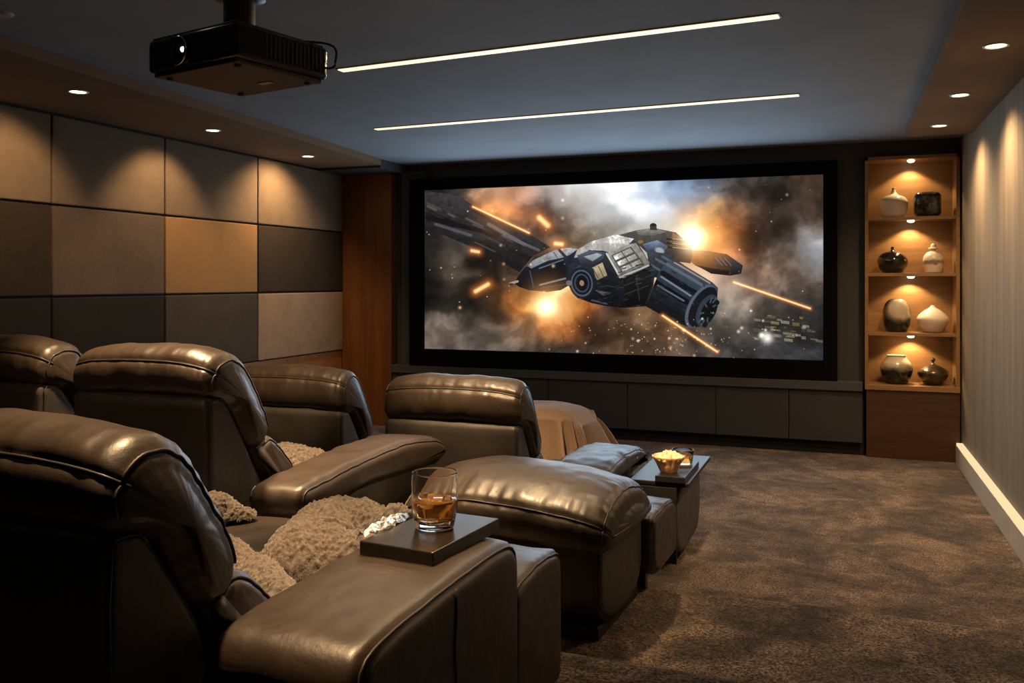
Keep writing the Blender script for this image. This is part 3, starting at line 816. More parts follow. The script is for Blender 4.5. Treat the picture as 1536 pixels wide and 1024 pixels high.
def recliner(label, loc_, w, dz, seat_h=.46, arms=None, legrest=None, console=None, plump=1.0, seed=0, group='leather recliners', z0=.0, lumbar_dz=None):
    """origin: rear right foot of the back, x runs to the left as negative, y forward"""
    ch = empty('recliner', loc_, label, 'recliner', group)
    Lr, Ls = M['leather'], M['leather_side']
    wl = -w
    # rear shell
    sh = [(.02, .06), (.0, .40), (-.005, .955 + dz), (.015, .972 + dz), (.075, .972 + dz), (.10, .955 + dz), (.20, .80 + dz), (.32, .60 + dz), (.45, .40 + dz), (.47, .30), (.47, .06)]
    padded('back_shell', sh, wl, 0, .022, Ls, ch, puff=.004, amp=.003, cap='ring', ringseam=(50, (.10, .955 + dz), (-.005, .40)), seed=seed, it=1, seam_r=.0028)
    # head cushion
    p = plump
    hd = [(.012, .985), (-.012, 1.03), (.004, 1.09), (.045, 1.125), (.115, 1.135), (.18, 1.108), (.255, 1.01), (.318, .915), (.338, .855), (.315, .795), (.255, .780), (.205, .808), (.12, .955), (.05, .978)]
    hd = [(y * (1 + .12 * (p - 1)), .97 + (z - .97) * p if z > .97 else z) for y, z in hd]
    padded('head_cushion', shift(hd, dz), wl - .012, .014, .042, Lr, ch, puff=.010, amp=.006, wr=.0035, bulge=.018, nx=70, npf=120,
           seams=[(.004, 1.09 * 1 + dz + (.12 * (p - 1)))], ringseam=(50, (.335, .86 + dz), (-.012, 1.0 + dz)), seed=seed + 3,
           xdrop=lambda x, y, z: -.022 * abs((x - wl / 2) / (w / 2)) ** 3)
    # lower back cushion
    ldz = dz if lumbar_dz is None else lumbar_dz
    lb = [(.225, .77), (.26, .765), (.315, .79), (.355, .795), (.43, .73), (.50, .655), (.565, .55), (.60, .44), (.60, .36), (.50, .36), (.42, .44), (.34, .58)]
    padded('lower_back_cushion', shift(lb, ldz), wl - .004, .008, .04, Lr, ch, puff=.008, amp=.005, wr=.004, bulge=.012, nx=44, npf=84,
           ringseam=(42, (.56, .55 + ldz), (.225, .77 + ldz)), seed=seed + 7)
    # seat and frame under it
    st = [(.42, seat_h - .16), (.42, seat_h - .02), (.50, seat_h), (.75, seat_h + .012), (1.0, seat_h), (1.045, seat_h - .03), (1.05, seat_h - .16)]
    padded('seat', st, wl + .004, -.004, .04, Lr, ch, puff=.01, amp=.008, wr=.004, nx=40, npf=72, bulge=.004, seams=[(1.0, seat_h)], seed=seed + 11)
    bx = bmesh.new(); add_box(bx, wl + .02, -.02, .40, 1.0, .03, seat_h - .15, .01)
    bmobj('base', bx, M['leather_side'], ch)
    if legrest:
        x0, x1, y0, y1, za, zb = legrest
        lr = [(y0, za), (y0, zb - .02), (y0 + .02, zb), ((y0 + y1) / 2, zb + .012), (y1 - .03, zb), (y1, zb - .04), (y1, za + .02), (y1 - .02, za)]
        padded('leg_rest', lr, x0, x1, .03, Lr, ch, puff=.004, amp=.005, wr=.003, boxy=True, cap='ring', ringseam=(45, (y1, za + .05), (y0, zb - .02)), seed=seed + 17)
    for a in arms or ():
        kind, x0, x1 = a[:3]
        if kind == 'block':
            pr = [(.27, .04), (.22, .50), (.235, .565), (.30, .588), (.60, .594), (.90, .590), (.99, .578), (1.025, .545), (1.03, .45), (1.03, .04)]
            o = padded('armrest', pr, x0, x1, .035, Lr, ch, puff=.006, amp=.004, wr=.001, boxy=True, cap='ring', ringseam=(45, (1.03, .30), (.22, .50)), ends=(0, 1), seed=seed + 23, it=2)
            vsm = [Vector((x1 + .0015, .62 + .004 * math.sin(k * .9), .575 - k * .024)) for k in range(22)]
            tube(vsm, .0028, 'seam', M['seam'], o)
        elif kind == 'swoop':
            pr = [(.155, .525), (.145, .60), (.155, .640), (.19, .655), (.30, .662), (.50, .677), (.70, .690), (.92, .688), (1.12, .672), (1.25, .640), (1.31, .605), (1.30, .565), (1.24, .540), (1.0, .550), (.70, .570), (.45, .565), (.28, .530)]
            o = padded('armrest', pr, x0, x1, .04, Lr, ch, puff=.008, amp=.006, wr=.004, cap='ngon', ringseam=(38, (1.30, .565), (.155, .60)), seed=seed + 29, npf=110)
            pb = [(.25, .04), (.25, .54), (.45, .575), (.70, .58), (1.0, .56), (1.10, .555), (1.10, .04)]
            padded('arm_body', pb, x0 + .035, x1 - .035, .02, Ls, ch, amp=.003, cap='ring', seed=seed + 31)
        elif kind == 'pad':
            pr = [(.31, .40), (.29, .47), (.36, .525), (.55, .555), (.80, .558), (1.05, .540), (1.24, .495), (1.31, .455), (1.30, .42), (1.15, .405), (.80, .41)]
            padded('armrest', pr, x0, x1, .055, Lr, ch, puff=.008, amp=.007, wr=.007, cap='ring', ringseam=(34, (1.31, .455), (.29, .47)), seed=seed + 37, npf=100)
            pb = [(.32, .04), (.32, .43), (1.15, .42), (1.15, .04)]
            padded('arm_body', pb, x0 + .03, x1 - .03, .02, Ls, ch, amp=.003, cap='ring', seed=seed + 41)
        elif kind == 'plain':
            pr = [(.27, .04), (.24, .46), (.30, .50), (.80, .50), (.98, .48), (1.0, .42), (1.0, .04)]
            padded('armrest', pr, x0, x1, .035, Lr, ch, puff=.004, amp=.004, boxy=True, cap='ring', seed=seed + 43)
    if console:
        x0, x1, y0, y1, zt = console
        pr = [(y0, .03), (y0, zt), (y1 - .03, zt), (y1, zt - .05), (y1 + .01, .16), (y1 - .05, .06), (y1 - .12, .03)]
        o = padded('side_console', pr, x0, x1, .025, Ls, ch, amp=.003, boxy=True, cap='ring', seed=seed + 47)
        box('console_panel', x0 + .01, x1 - .002, y0 - .012, y0 + .006, .03, zt + .01, M['black_matte'], ch, .003)
    # glides
    for x in (wl + .06, -.06):
        for y in (.10, .92):
            bm = bmesh.new(); add_box(bm, x - .025, x + .025, y - .025, y + .025, .0, .07, .004)
            bmobj('foot', bm, M['rubber'], ch)
    return ch

A = recliner('nearest black-brown leather recliner, its wide right arm carrying a drinks tray', (-1.12, 1.11, H2), .70, -.15, .45,
             arms=[('block', 0, .335), ('plain', -.98, -.70)], legrest=(-.85, .315, 1.04, 1.45, .03, .44), seed=1, lumbar_dz=-.13)
B = recliner('leather recliner behind the nearest one, its curved right arm sweeping up toward the screen', (-2.0, 2.42, H1), .60, 0, .48,
             arms=[('swoop', .035, .275)], legrest=(-.58, -.01, 1.06, 1.42, .06, .46), seed=50)
C = recliner('leather recliner at the left edge of the view, mostly cut off', (-2.775, 2.45, H1), .66, .012, .48,
             arms=[('plain', .005, .15)], legrest=(-.64, -.01, 1.06, 1.42, .06, .46), seed=90)
D = recliner('front-row leather recliner nearest the walnut column, no blanket in front of it', (-2.50, 4.06, 0), .72, -.165, .46,
             arms=[('plain', .01, .19)], legrest=(-.70, -.01, 1.06, 1.42, .06, .44), plump=1.35, seed=130)
E = recliner('front-row leather recliner with a brown throw draped over its raised leg rest', (-1.49, 4.0, 0), .72, -.175, .44,
             arms=[('pad', .03, .365)], legrest=(-.70, -.02, 1.12, 1.50, .34, .60), console=(.405, .655, .61, 1.36, .415), plump=1.35, seed=170)

# ------------------------------------------------------------------ pillow-topped ottoman in the middle row
ot = empty('ottoman', (-.87, 3.23, H1), 'wide low leather ottoman with one plump pillow top, beside the curved armrest', 'ottoman', rz=R(-3))
cu = [(-.03, .375), (-.065, .44), (-.045, .505), (.03, .550), (.14, .585), (.28, .595), (.42, .575), (.55, .525), (.615, .47), (.62, .41), (.57, .375), (.30, .365)]
padded('pillow_top', cu, -.865, .045, .075, M['leather'], ot, puff=.020, amp=.006, wr=.007, bulge=.025, nx=80, npf=120, seams=[(-.045, .505)],
       ringseam=(40, (.615, .47), (-.065, .44)), seed=210, xdrop=lambda x, y, z: -.05 * max(0, (x + .55) / .6) ** 2 - .075 * max(0, (-.5 - x) / .36) ** 2)
bs = [(0, .03), (-.01, .36), (.02, .385), (.56, .385), (.585, .36), (.585, .03)]
padded('base', bs, -.83, 0, .03, M['leather_side'], ot, puff=.004, amp=.004, boxy=True, cap='ring', ringseam=(45, (.585, .10), (-.01, .10)), seed=220)
fb = [(.60, .05), (.60, .31), (.63, .335), (.85, .345), (1.00, .330), (1.04, .300), (1.045, .10), (1.02, .06)]
padded('front_block', fb, -.48, .045, .035, M['leather'], ot, puff=.006, amp=.006, wr=.004, boxy=True, cap='ring', ringseam=(45, (1.045, .15), (.60, .31)), seed=230)
box('plinth', -.78, -.02, .03, .57, 0, .05, M['black_matte'], ot, .003)
for x in (-.44, -.03):
    box('foot', x - .02, x + .02, .66, .70, 0, .08, M['black_satin'], ot, .003)
# ------------------------------------------------------------------ fleece blankets
def fleece(name, label, ridges, z0, bounds, res=.0032, fuzz=.0095, mat=None, floor_fn=None, seed=0, cut=.012):
    x0, x1, y0, y1 = bounds
    nx, ny = int((x1 - x0) / res), int((y1 - y0) / res)
    def h(x, y):
        k = 0
        for pts in ridges:
            best = 0
            for (ax, ay, ah, ar), (bx, by, bh, br) in zip(pts[:-1], pts[1:]):
                dx, dy = bx - ax, by - ay
                s = max(0, min(1, ((x - ax) * dx + (y - ay) * dy) / (dx * dx + dy * dy + 1e-9)))
                d = math.hypot(x - ax - s * dx, y - ay - s * dy)
                hh, rr = ah + (bh - ah) * s, ar + (br - ar) * s
                q = d / rr
                if q < 1: best = max(best, hh * (1 - q * q) ** .62)
            k = max(k, best)
        return k
    idx, vs, fs = {}, [], []
    H = [[h(x0 + i * res, y0 + j * res) for j in range(ny + 1)] for i in range(nx + 1)]
    for i in range(nx + 1):
        for j in range(ny + 1):
            hh = H[i][j]
            if hh <= 0: continue
            x, y = x0 + i * res, y0 + j * res
            soft = .016 * noise.noise(Vector((x * 11 + seed, y * 11, 0))) + .010 * noise.noise(Vector((x * 23, y * 23 + seed, 4)))
            z = z0 + hh + soft * min(1, hh / .04)
            if floor_fn and z < floor_fn(x, y) + .012: continue
            p = Vector((x, y, z))
            wv = p + Vector((noise.noise(p * 40), noise.noise(p * 40 + Vector((9, 0, 0))), 0)) * .006
            f = .75 - 1.5 * noise.voronoi(wv * 85)[0][0]
            gx = (H[min(i + 1, nx)][j] - H[max(i - 1, 0)][j]) / (2 * res); gy = (H[i][min(j + 1, ny)] - H[i][max(j - 1, 0)]) / (2 * res)
            n = Vector((-gx, -gy, 1)).normalized()
            p += n * fuzz * f * min(1, hh / .03)
            idx[i, j] = len(vs); vs.append(p)
    for i in range(nx):
        for j in range(ny):
            q = [idx.get(k) for k in ((i, j), (i + 1, j), (i + 1, j + 1), (i, j + 1))]
            if None not in q: fs.append(tuple(q))
    o = obj(name, vs, fs, mat or M['fleece'])
    if cut is not None:
        o.data.materials[0] = mat or M['fleece']
    return tag(o, label, 'blanket')

ZSEAT = H2 + .455
def armtop(x, y):
    return H2 + .598 if x > -1.125 else -9
fleece('fleece_blanket', 'large fluffy taupe fleece blanket bunched beside the drinks tray',
       [[(-1.60, 1.97, .10, .07), (-1.38, 1.835, .10, .072), (-1.24, 1.745, .095, .068), (-1.16, 1.70, .07, .05)],
        [(-1.37, 1.935, .115, .07), (-1.36, 1.99, .14, .11), (-1.355, 2.10, .165, .14), (-1.34, 2.19, .165, .12), (-1.24, 2.17, .165, .085), (-1.13, 2.12, .17, .05), (-1.085, 2.095, .172, .032)],
        [(-1.33, 2.02, .13, .12), (-1.22, 2.03, .125, .085), (-1.16, 2.02, .12, .05)]],
       ZSEAT, (-1.72, -1.03, 1.58, 2.36), floor_fn=armtop, seed=2)
fleece('fleece_blanket', 'small rounded tuft of brown fleece on the seat, left of the large taupe blanket',
       [[(-1.99, 2.33, .07, .08), (-1.93, 2.37, .085, .085), (-1.85, 2.40, .05, .05)]], ZSEAT, (-2.2, -1.74, 2.2, 2.52), seed=9)
fleece('fleece_blanket', 'bunched brown fleece showing between the curved armrest and the backrest beside it',
       [[(-2.50, 3.22, .13, .13), (-2.30, 3.26, .17, .13), (-2.17, 3.30, .15, .10), (-2.08, 3.34, .09, .07)]], H1 + .485, (-2.60, -1.99, 3.02, 3.45), seed=15)

# brown throw draped over the raised leg rest in the front row
def drape(name, label, cx, cy, hx, hy, ztop, zlow, mat, seed=0):
    vs, fs = [], []
    NA, NR = 220, 46
    for j in range(NR + 1):
        for k in range(NA):
            a = 2 * math.pi * k / NA
            ca, sa = math.cos(a), math.sin(a)
            e = .22
            ux = math.copysign(abs(ca) ** e, ca); uy = math.copysign(abs(sa) ** e, sa)
            if j <= 16:
                f = j / 16
                x, y = cx + hx * ux * f, cy + hy * uy * f
                z = ztop - .05 * f ** 6 + .012 * noise.noise(Vector((x * 5 + seed, y * 5, 0)))
                if ux > .9: z -= .045 * max(0, (x - cx - hx * .75) / (hx * .25)) ** 2
            else:
                s = (j - 16) / (NR - 16)
                fold = .050 * s ** .7 * (math.sin(a * 17 + 2.2 * noise.noise(Vector((ca * 2, sa * 2, seed)))) + .5 * math.sin(a * 31 + 1))
                fl = .015 + .075 * s + fold
                x, y = cx + (hx + fl) * ux, cy + (hy + fl) * uy
                low = zlow + .04 * noise.noise(Vector((ca * 3, sa * 3, seed + 5)))
                z = ztop - .05 - (ztop - .05 - low) * s ** 1.1
                if ux > .9: z -= .045 * (1 - s)
            p = Vector((x, y, z))
            p += Vector((0, 0, 1)) * .003 * noise.noise(p * 40)
            vs.append(p)
    for j in range(NR):
        for k in range(NA):
            k2 = (k + 1) % NA
            fs.append((j * NA + k, j * NA + k2, (j + 1) * NA + k2, (j + 1) * NA + k))
    o = obj(name, vs, fs, mat)
    return tag(o, label, 'blanket')
drape('throw_blanket', 'smooth brown throw draped over a raised leg rest in front of the screen', -1.91, 5.35, .38, .22, .715, .36, M['throw'], 3)

# ------------------------------------------------------------------ drinks tray, tumbler, wrapper
ta = R(-5.8)
tr = box('drinks_tray', -.10, .10, -.16, .16, 0, .032, M['tray_wood'], None, .003, loc=(-.948, 1.955, H2 + .597), rz=ta)
tag(tr, 'dark wooden drinks tray on the nearest recliner arm, under the whiskey glass', 'tray')
zt = H2 + .597 + .033
gp = onz(652, 790, zt)
gl = empty('whiskey_glass', gp, 'clear tumbler of amber whiskey standing on the dark wooden tray', 'glass')
ro = crom([(.044, 0), (.0475, .004), (.051, .02), (.0555, .05), (.0575, .085), (.0567, .115), (.0553, .1345)], 5)
rim = [(.0543 + .0010 * math.cos(k * math.pi / 8), .1345 + .0012 * math.sin(k * math.pi / 8)) for k in range(1, 8)]
ri = crom([(.0533, .1345), (.0546, .115), (.0554, .085), (.0532, .05), (.049, .028), (.044, .0215)], 5) + [(.02, .0202), (0, .020)]
ro = [(0, 0), (.02, 0)] + ro + rim + ri[:1]
lathe('tumbler', ro + ri[1:], M['clear_glass'], gl, n=72)
lq = [(0, .0196), (.0442, .0211), (.0491, .0279), (.0534, .05), (.05502, .066), (.0551, .068), (.0540, .0692), (0, .0695)]
lathe('whiskey', lq, M['whiskey'], gl, n=72)
for (x, y, z, rz, sx) in ((-.034, .004, .070, .3, .011), (.036, -.006, .071, .9, .010)):
    bm = bmesh.new(); add_box(bm, -sx, sx, -sx * .8, sx * .8, -.009, .009, .004, 3)
    o = bmobj('ice_cube', bm, M['ice'], gl, True); o.location = (x, y, z); o.rotation_euler = (.25, .2, rz)
# crumpled foil
vs, fs = [], []
n1, n2 = 26, 14
for i in range(n1):
    for j in range(n2):
        s, q = i / (n1 - 1), j / (n2 - 1)
        x, y = (q - .5) * .05 * math.sin(math.pi * min(1, .12 + s * .95)) ** .6, -.11 + .22 * s
        z = .014 + .020 * math.sin(q * math.pi) * (.4 + .6 * math.sin(s * math.pi)) + .010 * noise.noise(Vector((x * 90, y * 60, 2)))
        vs.append((x, y, max(z, .001)))
for i in range(n1 - 1):
    for j in range(n2 - 1):
        fs.append((i * n2 + j, i * n2 + j + 1, (i + 1) * n2 + j + 1, (i + 1) * n2 + j))
o = obj('foil_wrapper', vs, fs, M['foil'], None, False, loc=(-1.068, 1.955, H2 + .612)); o.rotation_euler = (0, R(-14), R(-6))
sl = o.modifiers.new('thick', 'SOLIDIFY'); sl.thickness = .0012
tag(o, 'crumpled silver foil wrapper tucked between fleece blanket and wooden tray', 'wrapper')

# ------------------------------------------------------------------ side table board with snack tray in the front row
tb = box('side_table_top', -1.085, -.775, 4.60, 5.37, .43, .452, M['black_satin'], None, .004)
tag(tb, 'black rectangular tabletop on the front-row side console, under the snack tray', 'table')
st = box('snack_tray', -.945, -.79, 4.58, 5.03, .453, .486, M['black_satin'], None, .003)
tag(st, 'small black tray holding the lit snack bowl and a glass', 'tray')
def fl(a, z): return .045 * math.cos(a * 14) * min(1, z / .05)
bw = empty('snack_bowl', (-.895, 4.685, .487), 'fluted amber glass bowl heaped with pale snacks on the small black tray', 'bowl')
lathe('bowl', [(0, 0), (.040, 0), (.046, .006), (.060, .04), (.076, .072), (.086, .084), (.083, .086), (.072, .074), (.056, .042), (.042, .010), (0, .008)], M['amber_glass'], bw, n=112, flute=fl)
bm = bmesh.new()
rr = random.Random(4)
for k in range(120):
    a, q = rr.random() * 6.283, math.sqrt(rr.random())
    r0 = .070 * q
    b = bmesh.new(); bmesh.ops.create_icosphere(b, subdivisions=2, radius=.0105 + .004 * rr.random())
    sd = rr.random() * 90
    for v in b.verts: v.co *= 1 + .45 * noise.noise(v.co * 130 + Vector((sd, 0, 0)))
    off = Vector((r0 * math.cos(a), r0 * math.sin(a), .066 + .028 * (1 - q * q) + .008 * rr.random()))
    for v in b.verts: v.co += off
    me = bpy.data.meshes.new('tmp'); b.to_mesh(me); b.free(); bm.from_mesh(me); bpy.data.meshes.remove(me)
o = bmobj('snack_mix', bm, M['snack'], None, True, loc=(-.895, 4.685, .487)); tag(o, 'heap of pale crisp snacks filling the fluted bowl', 'snacks', None, 'stuff')
g2 = empty('small_glass', (-.862, 4.925, .487), 'short clear glass standing behind the snack bowl', 'glass')
lathe('tumbler', [(0, 0), (.048, 0), (.052, .006), (.058, .045), (.060, .078), (.058, .0795), (.0565, .078), (.0545, .045), (.049, .012), (0, .010)], M['clear_glass'], g2, n=56)
lathe('drink', [(0, .0096), (.0492, .0116), (.0545, .04), (0, .04)], M['whiskey'], g2, n=56)

# ------------------------------------------------------------------ display shelf, its lamps and the vases
NX0, NX1, NY, NB = .117, .845, 8.15, 8.45
ds = empty('display_shelf', ((NX0 + NX1) / 2, NY, 0), 'tall built-in wooden display shelf with lit niches of vases', 'shelf')
boards = [2.035, 1.562, 1.060]
zb, ztop = .618, 2.545
for x0, x1 in ((NX0, NX0 + .028), (NX1 - .028, NX1)):
    loc(box('side_panel', x0, x1, NY, NB, zb - .03, ztop, M['oak_shelf'], ds, .002), ds)
loc(box('back_panel', NX0, NX1, NB, NB + .02, zb, ztop, M['oak_shelf'], ds), ds)
loc(box('top_board', NX0, NX1, NY, NB, ztop - .03, ztop, M['oak_shelf'], ds, .002), ds)
for z in boards:
    loc(box('shelf_board', NX0 + .028, NX1 - .028, NY + .005, NB, z - .028, z, M['oak_shelf'], ds, .002), ds)
loc(box('bottom_board', NX0, NX1, NY - .012, NB, zb - .045, zb, M['oak_shelf'], ds, .003), ds)
loc(box('base_cabinet', NX0 + .012, NX1, NY + .004, NB, 0, zb - .045, M['walnut_dark'], ds, .002), ds)
XM = (NX0 + NX1) / 2

def spot(name, loc_, aim, watts, angle, blend, parent=None, color=WARM, radius=.02):
    L = bpy.data.lights.new(name, 'SPOT')
    L.energy = watts; L.color = color; L.spot_size = R(angle); L.spot_blend = blend; L.shadow_soft_size = radius
    o = bpy.data.objects.new(name, L)
    d = Vector(aim) - Vector(loc_)
    o.rotation_euler = d.to_track_quat('-Z', 'Y').to_euler()
    o.location = Vector(loc_) - (Vector(parent.location) if parent else Vector())
    COL.objects.link(o); o.parent = parent
    return o
for z in [ztop - .03] + [b - .028 for b in boards]:
    y = NY + .10
    f = lathe('niche_lamp', [(0, -.003), (.030, -.003), (.035, -.003), (.038, 0), (.038, .001)], M['ring_white'], ds, loc=(XM - ds.location.x, y - NY, z), n=28)
    lathe('lens', [(0, -.016), (.012, -.0148), (.021, -.011), (.027, -.005), (.029, 0)], M['niche_lens'], f, loc=(0, 0, -.003), n=28)
    spot('niche_light', (XM, NY + .205, z - .024), (XM, NY + .205, z - .5), NICHE, 122, .3, ds, (1.0, .66, .33))

def vase(label, prof, mat, px, zz, y=8.30, group='ceramic vases on the display shelf', sx=1.0, knob=None, n=44):
    p = ony(px, 400, y)
    pr = crom([(r, z) for r, z in prof], 6)
    pr = [(max(r, 0), z) for r, z in pr]
    o = lathe('vase', pr, M[mat], None, loc=(p.x, y, zz + .001), n=n)
    o.scale = (1, sx, 1)
    tag(o, label, 'vase', group)
    if knob:
        r, z = knob
        bm = bmesh.new(); bmesh.ops.create_uvsphere(bm, u_segments=24, v_segments=16, radius=r)
        k = bmobj('knob', bm, M[mat], o, True); k.location = (0, 0, z)
    return o
vase('white bottle vase with a thin pinched neck on the top shelf', [(0, 0), (.075, 0), (.10, .03), (.113, .10), (.112, .14), (.085, .175), (.04, .195), (.022, .215), (.013, .24), (.014, .255), (.004, .256)], 'glaze_white', 1340.5, boards[0])
# squared dark jar
bm = add_box(bmesh.new(), -.102, .102, -.08, .08, 0, .205, .038, 5)
for v in bm.verts:
    q = 1 + .05 * math.sin(math.pi * v.co.z / .205); v.co.x *= q; v.co.y *= q
o = bmobj('vase', bm, M['glaze_speck'], None, True, loc=(ony(1391, 400, 8.30).x, 8.30, boards[0] + .001)); tag(o, 'dark speckled square-shouldered jar on the top shelf', 'vase', 'ceramic vases on the display shelf')
box('rim', -.05, .05, -.04, .04, .203, .209, M['glaze_black'], o, .002)
vase('glossy black round vase with tiny neck on the second shelf', [(0, 0), (.06, 0), (.10, .03), (.122, .085), (.115, .13), (.075, .17), (.025, .187), (.012, .20), (.012, .222), (.003, .222)], 'glaze_black', 1338.5, boards[1])
vase('cream banded bottle with a round stopper on the second shelf', [(0, 0), (.062, 0), (.074, .03), (.083, .085), (.076, .135), (.052, .17), (.022, .185), (.020, .195), (.036, .20), (.036, .212), (.015, .216), (0, .216)], 'glaze_band', 1400, boards[1], knob=(.022, .226))
vase('tall dark egg-shaped vase with a pale patch on the third shelf', [(0, 0), (.07, 0), (.095, .03), (.112, .11), (.108, .19), (.085, .25), (.05, .278), (.0, .285)], 'glaze_patch', 1345, boards[2])
vase('matte cream onion-shaped vase with pointed top on the third shelf', [(0, 0), (.055, 0), (.085, .025), (.122, .095), (.115, .135), (.07, .18), (.03, .205), (.012, .225), (0, .228)], 'glaze_matte', 1399, boards[2])
vase('two-tone round pot, cream rim over black body, on the bottom shelf', [(0, 0), (.075, 0), (.11, .04), (.131, .11), (.122, .165), (.085, .215), (.072, .235), (.080, .242), (.068, .238), (.06, .20), (0, .18)], 'glaze_twotone', 1344.5, zb)
vase('squat bronze-glazed vase with a ball stopper on the bottom shelf', [(0, 0), (.05, 0), (.09, .03), (.121, .085), (.112, .12), (.06, .155), (.022, .17), (.010, .185), (.010, .195), (0, .196)], 'glaze_bronze', 1399.5, zb, knob=(.018, .209))

# ------------------------------------------------------------------ lights of the room
def downlight(p, label, watts, angle=70, aim=None, group='recessed downlights', blend=.6, rr=.046, lens=True):
    e = empty('downlight', p, label, 'ceiling light', group)
    lathe('trim_ring', [(rr, -.001), (rr + .002, -.006), (rr + .012, -.006), (rr + .015, 0), (rr + .002, .0)], M['ring_white'], e, n=36)
    lathe('lens', [(0, -.003), (rr - .002, -.003), (rr, 0)], M['lamp_lens'], e, n=36)
    a = aim or (p[0], p[1], 0)
    spot('beam', (p[0], p[1], p[2] - .02), a, watts, angle, blend, e, radius=.06)
    return e
lp = [onz(u, v, ZS) for u, v in ((117, 137), (319, 195), (462, 234))]
print('LEFT LAMPS', lp)
for p, lb in zip(lp, ('recessed ceiling light left of the projector, above the left wall panels', 'middle recessed light on the left, above the tan panel column', 'recessed light on the left nearest the walnut column')):
    downlight(p, lb, LEFTW * (1.5 if p[1] > 6.8 else 1), 128 if p[1] > 6.8 else 92, (XL, p[1], ZS - .75), blend=.75 if p[1] > 6.8 else .6)
rp = [onz(u, v, ZS) for u, v in ((1494, 68), (1440, 142), (1409, 188))]
print('RIGHT LAMPS', rp)
for p, lb in zip(rp, ('recessed light on the right nearest the viewer, largest of that row', 'middle recessed light of the row on the right ceiling band', 'recessed light on the right nearest the display shelf')):
    downlight(p, lb, RIGHTW, 142, (p[0] + .06, p[1], 1.0), blend=1.0)
# added area light at the screen, strengthening the glow it throws into the room
L = bpy.data.lights.new('screen_fill', 'AREA'); L.shape = 'RECTANGLE'; L.size = SX1 - SX0 - .1; L.size_y = SZ1 - SZ0 - .1
L.energy = GLOW; L.color = (.58, .80, 1.0)
o = bpy.data.objects.new('screen_fill', L); COL.objects.link(o); o.parent = ps
o.location = (0, -.055, 0); o.rotation_euler = (R(-90), 0, 0)
# added narrow lamp, unseen above the frame, to brighten the snack bowl
sl_ = downlight(Vector((-.75, 3.15, ZC)), 'added fill light turned toward the snack table, beyond the top edge of the picture', 750, 12, (-.885, 4.69, .56), group='added fill lights over the seats', blend=.9)
# added fill lamps aimed at single seats, unseen above the frame
for x, y, w_, an, am in OVER_FILL:
    downlight(Vector((x, y, ZC)), 'added fill light above the seats, beyond the top edge of the picture', w_, an, am, group='added fill lights over the seats', blend=.8)

def led(a, b, w, label, watts):
    a, b = Vector(a), Vector(b)
    d = (b - a).normalized(); n = Vector((-d.y, d.x, 0))
    e = empty('ceiling_light_strip', (a + b) / 2, label, 'light strip', 'light strips in the ceiling')
    def strip(nm, hw, z0, z1, m, ex):
        vs = []
        for z in (z0, z1):
            for p, s in ((a - d * ex, -1), (b + d * ex, -1), (b + d * ex, 1), (a - d * ex, 1)):
                q = p + n * s * hw; vs.append((q.x - e.location.x, q.y - e.location.y, z))
        return obj(nm, vs, [(0, 1, 2, 3), (7, 6, 5, 4), (0, 4, 5, 1), (1, 5, 6, 2), (2, 6, 7, 3), (3, 7, 4, 0)], m, e, False)
    strip('housing', w + .008, -.004, .0, M['black_satin'], .008)
    strip('diffuser', w, -.009, -.003, M['led_warm'], 0)
    L = bpy.data.lights.new('strip_light', 'AREA'); L.shape = 'RECTANGLE'; L.size = (b - a).length; L.size_y = 2 * w
    L.energy = watts; L.color = (1.0, .74, .46)
    o = bpy.data.objects.new('strip_light', L); COL.objects.link(o); o.parent = e
    o.location = (0, 0, -.012); o.rotation_euler = (0, 0, math.atan2(d.y, d.x))
led(onz(511, 104.5, ZC), onz(1168, 22.5, ZC), .027, 'longer, nearer glowing light strip across the dark ceiling', STRIP[0])
led(onz(564, 193, ZC), onz(1198, 141.5, ZC), .026, 'farther glowing light strip across the ceiling, closer to the screen', STRIP[1])
p = onz(3, 20, ZC)
f = lathe('ceiling_fitting', [(0, -.012), (.030, -.012), (.045, -.008), (.050, 0)], M['grey_fitting'], None, loc=p, n=32)
tag(f, 'small round grey fitting on the dark ceiling in the top left corner', 'ceiling fitting')
# ------------------------------------------------------------------ projector
pz = 2.165
def cam2w(xc, t_): return Vector((CS * xc - SN * t_, SN * xc + CS * t_, 0))
near, left, right = cam2w(-.818, 2.70), cam2w(-1.184, 2.937), cam2w(-.649, 3.057)
far = left + right - near
cen = (left + right) / 2
ax = (near - left); lx = ax.length; ax.normalize()                 # along the lens face
ay = (right - near); ly = ay.length; ay.normalize()
ang = math.atan2(ax.y, ax.x)
pj = empty('projector', (cen.x, cen.y, pz), 'black ceiling projector with a glowing lens hanging from a thick post', 'projector', rz=ang)
hx, hy = lx / 2, ly / 2
bm = bmesh.new(); add_box(bm, -hx, hx, -hy, hy, .012, .122, .016, 4)
bmobj('housing', bm, M['black_gloss'], pj)
box('lid', -hx + .012, hx - .012, -hy + .012, hy - .012, .120, .128, M['black_satin'], pj, .003)
box('bottom_plate', -hx + .015, hx - .015, -hy + .015, hy - .015, 0, .014, M['umber_plastic'], pj, .004)
for k in range(14):
    yy = -hy + .12 + k * (ly - .16) / 13
    box('vent_slat', hx - .002, hx + .002, yy - .004, yy + .004, .03, .105, M['black_matte'], pj)
lb = lathe('lens_barrel', [(.046, 0), (.050, .004), (.050, .012), (.044, .014), (.040, .004), (.030, -.004), (0, -.006)], M['black_satin'], pj, loc=(-hx + .168, -hy, .063), n=40)
lb.rotation_euler = (R(90), 0, 0); lb.scale = (.9, .9, 1)
rg = lathe('chrome_ring', [(.0505, .006), (.0525, .008), (.0525, .011), (.0505, .0125)], M['steel'], lb, n=48)
gl2 = lathe('lens_glass', [(0, .010), (.018, .008), (.028, .002), (.028, 0), (0, 0)], M['black_gloss'], lb, n=32)
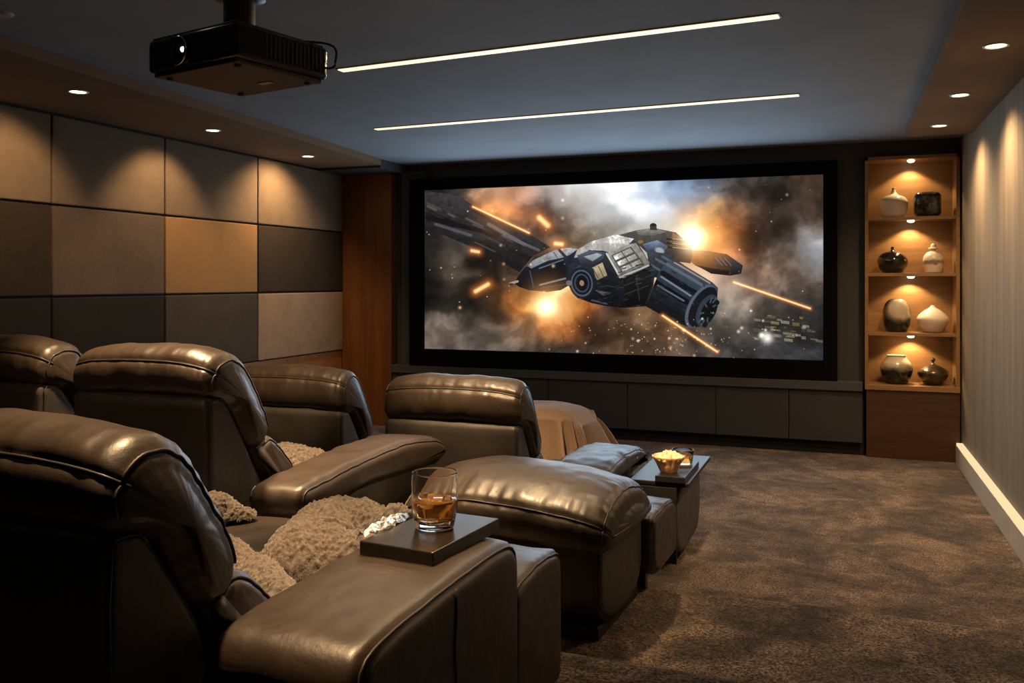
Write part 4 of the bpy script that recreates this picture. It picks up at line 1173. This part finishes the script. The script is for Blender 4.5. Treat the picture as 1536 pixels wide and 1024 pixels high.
gg = lathe('lens_glow', [(0, .014), (.007, .013), (.010, .009), (0, .008)], M['lens_glow'], lb, loc=(.032, .0, .002), n=20)
box('control_strip', -hx + .05, -hx + .16, -hy + .03, -hy + .06, .127, .134, M['black_satin'], pj, .002)
box('rating_label', .02, .075, .06, .085, -.002, .001, M['gold_label'], pj)
for x, y in ((-hx + .05, hy - .05), (hx - .05, hy - .05), (-hx + .05, -hy + .05), (hx - .05, -hy + .05)):
    f = lathe('foot', [(0, -.008), (.010, -.008), (.012, 0)], M['rubber'], pj, loc=(x, y, .002), n=16)
lathe('mount_post', [(0, .126), (.052, .126), (.052, .20), (.052, .26), (.052, ZC - pz)], M['black_satin'], pj, n=32)
lathe('mount_flange', [(.052, .262), (.085, .272), (.088, .30), (.088, .33), (.052, .34)], M['black_satin'], pj, n=36)
lathe('ceiling_plate', [(.052, ZC - pz - .02), (.12, ZC - pz - .016), (.12, ZC - pz), (0, ZC - pz)], M['black_satin'], pj, n=36)
pc = [Vector((hx, hy - .03, .05)), Vector((hx + .03, hy - .02, .045)), Vector((hx + .05, hy - .02, .06)), Vector((hx + .04, hy - .04, .12)), Vector((.05, .05, .14))]
tube([Vector(q) for q in crom([tuple(p) for p in pc], 6)], .004, 'power_cable', M['rubber'], pj)

# ------------------------------------------------------------------ camera and picture settings
W = bpy.data.worlds.new('World'); SC.world = W; W.use_nodes = True
W.node_tree.nodes['Background'].inputs[0].default_value = (.01, .01, .012, 1)
W.node_tree.nodes['Background'].inputs[1].default_value = .2
cam = bpy.data.cameras.new('Camera'); cam.sensor_width = 36; cam.lens = F / 1536 * 36
cam.shift_y = -(512 - HOR) / 1536; cam.clip_start = .05
co = bpy.data.objects.new('Camera', cam); COL.objects.link(co)
co.location = (0, 0, CZ); co.rotation_euler = (R(90), 0, YAW)
SC.camera = co
SC.view_settings.view_transform = 'Standard'; SC.view_settings.look = 'None'; SC.view_settings.gamma = 1
SC.view_settings.use_curve_mapping = False
SC.view_settings.exposure = EXPO
SC.cycles.use_denoising = True
SC.cycles.max_bounces = 10; SC.cycles.transmission_bounces = 10; SC.cycles.sample_clamp_indirect = 6
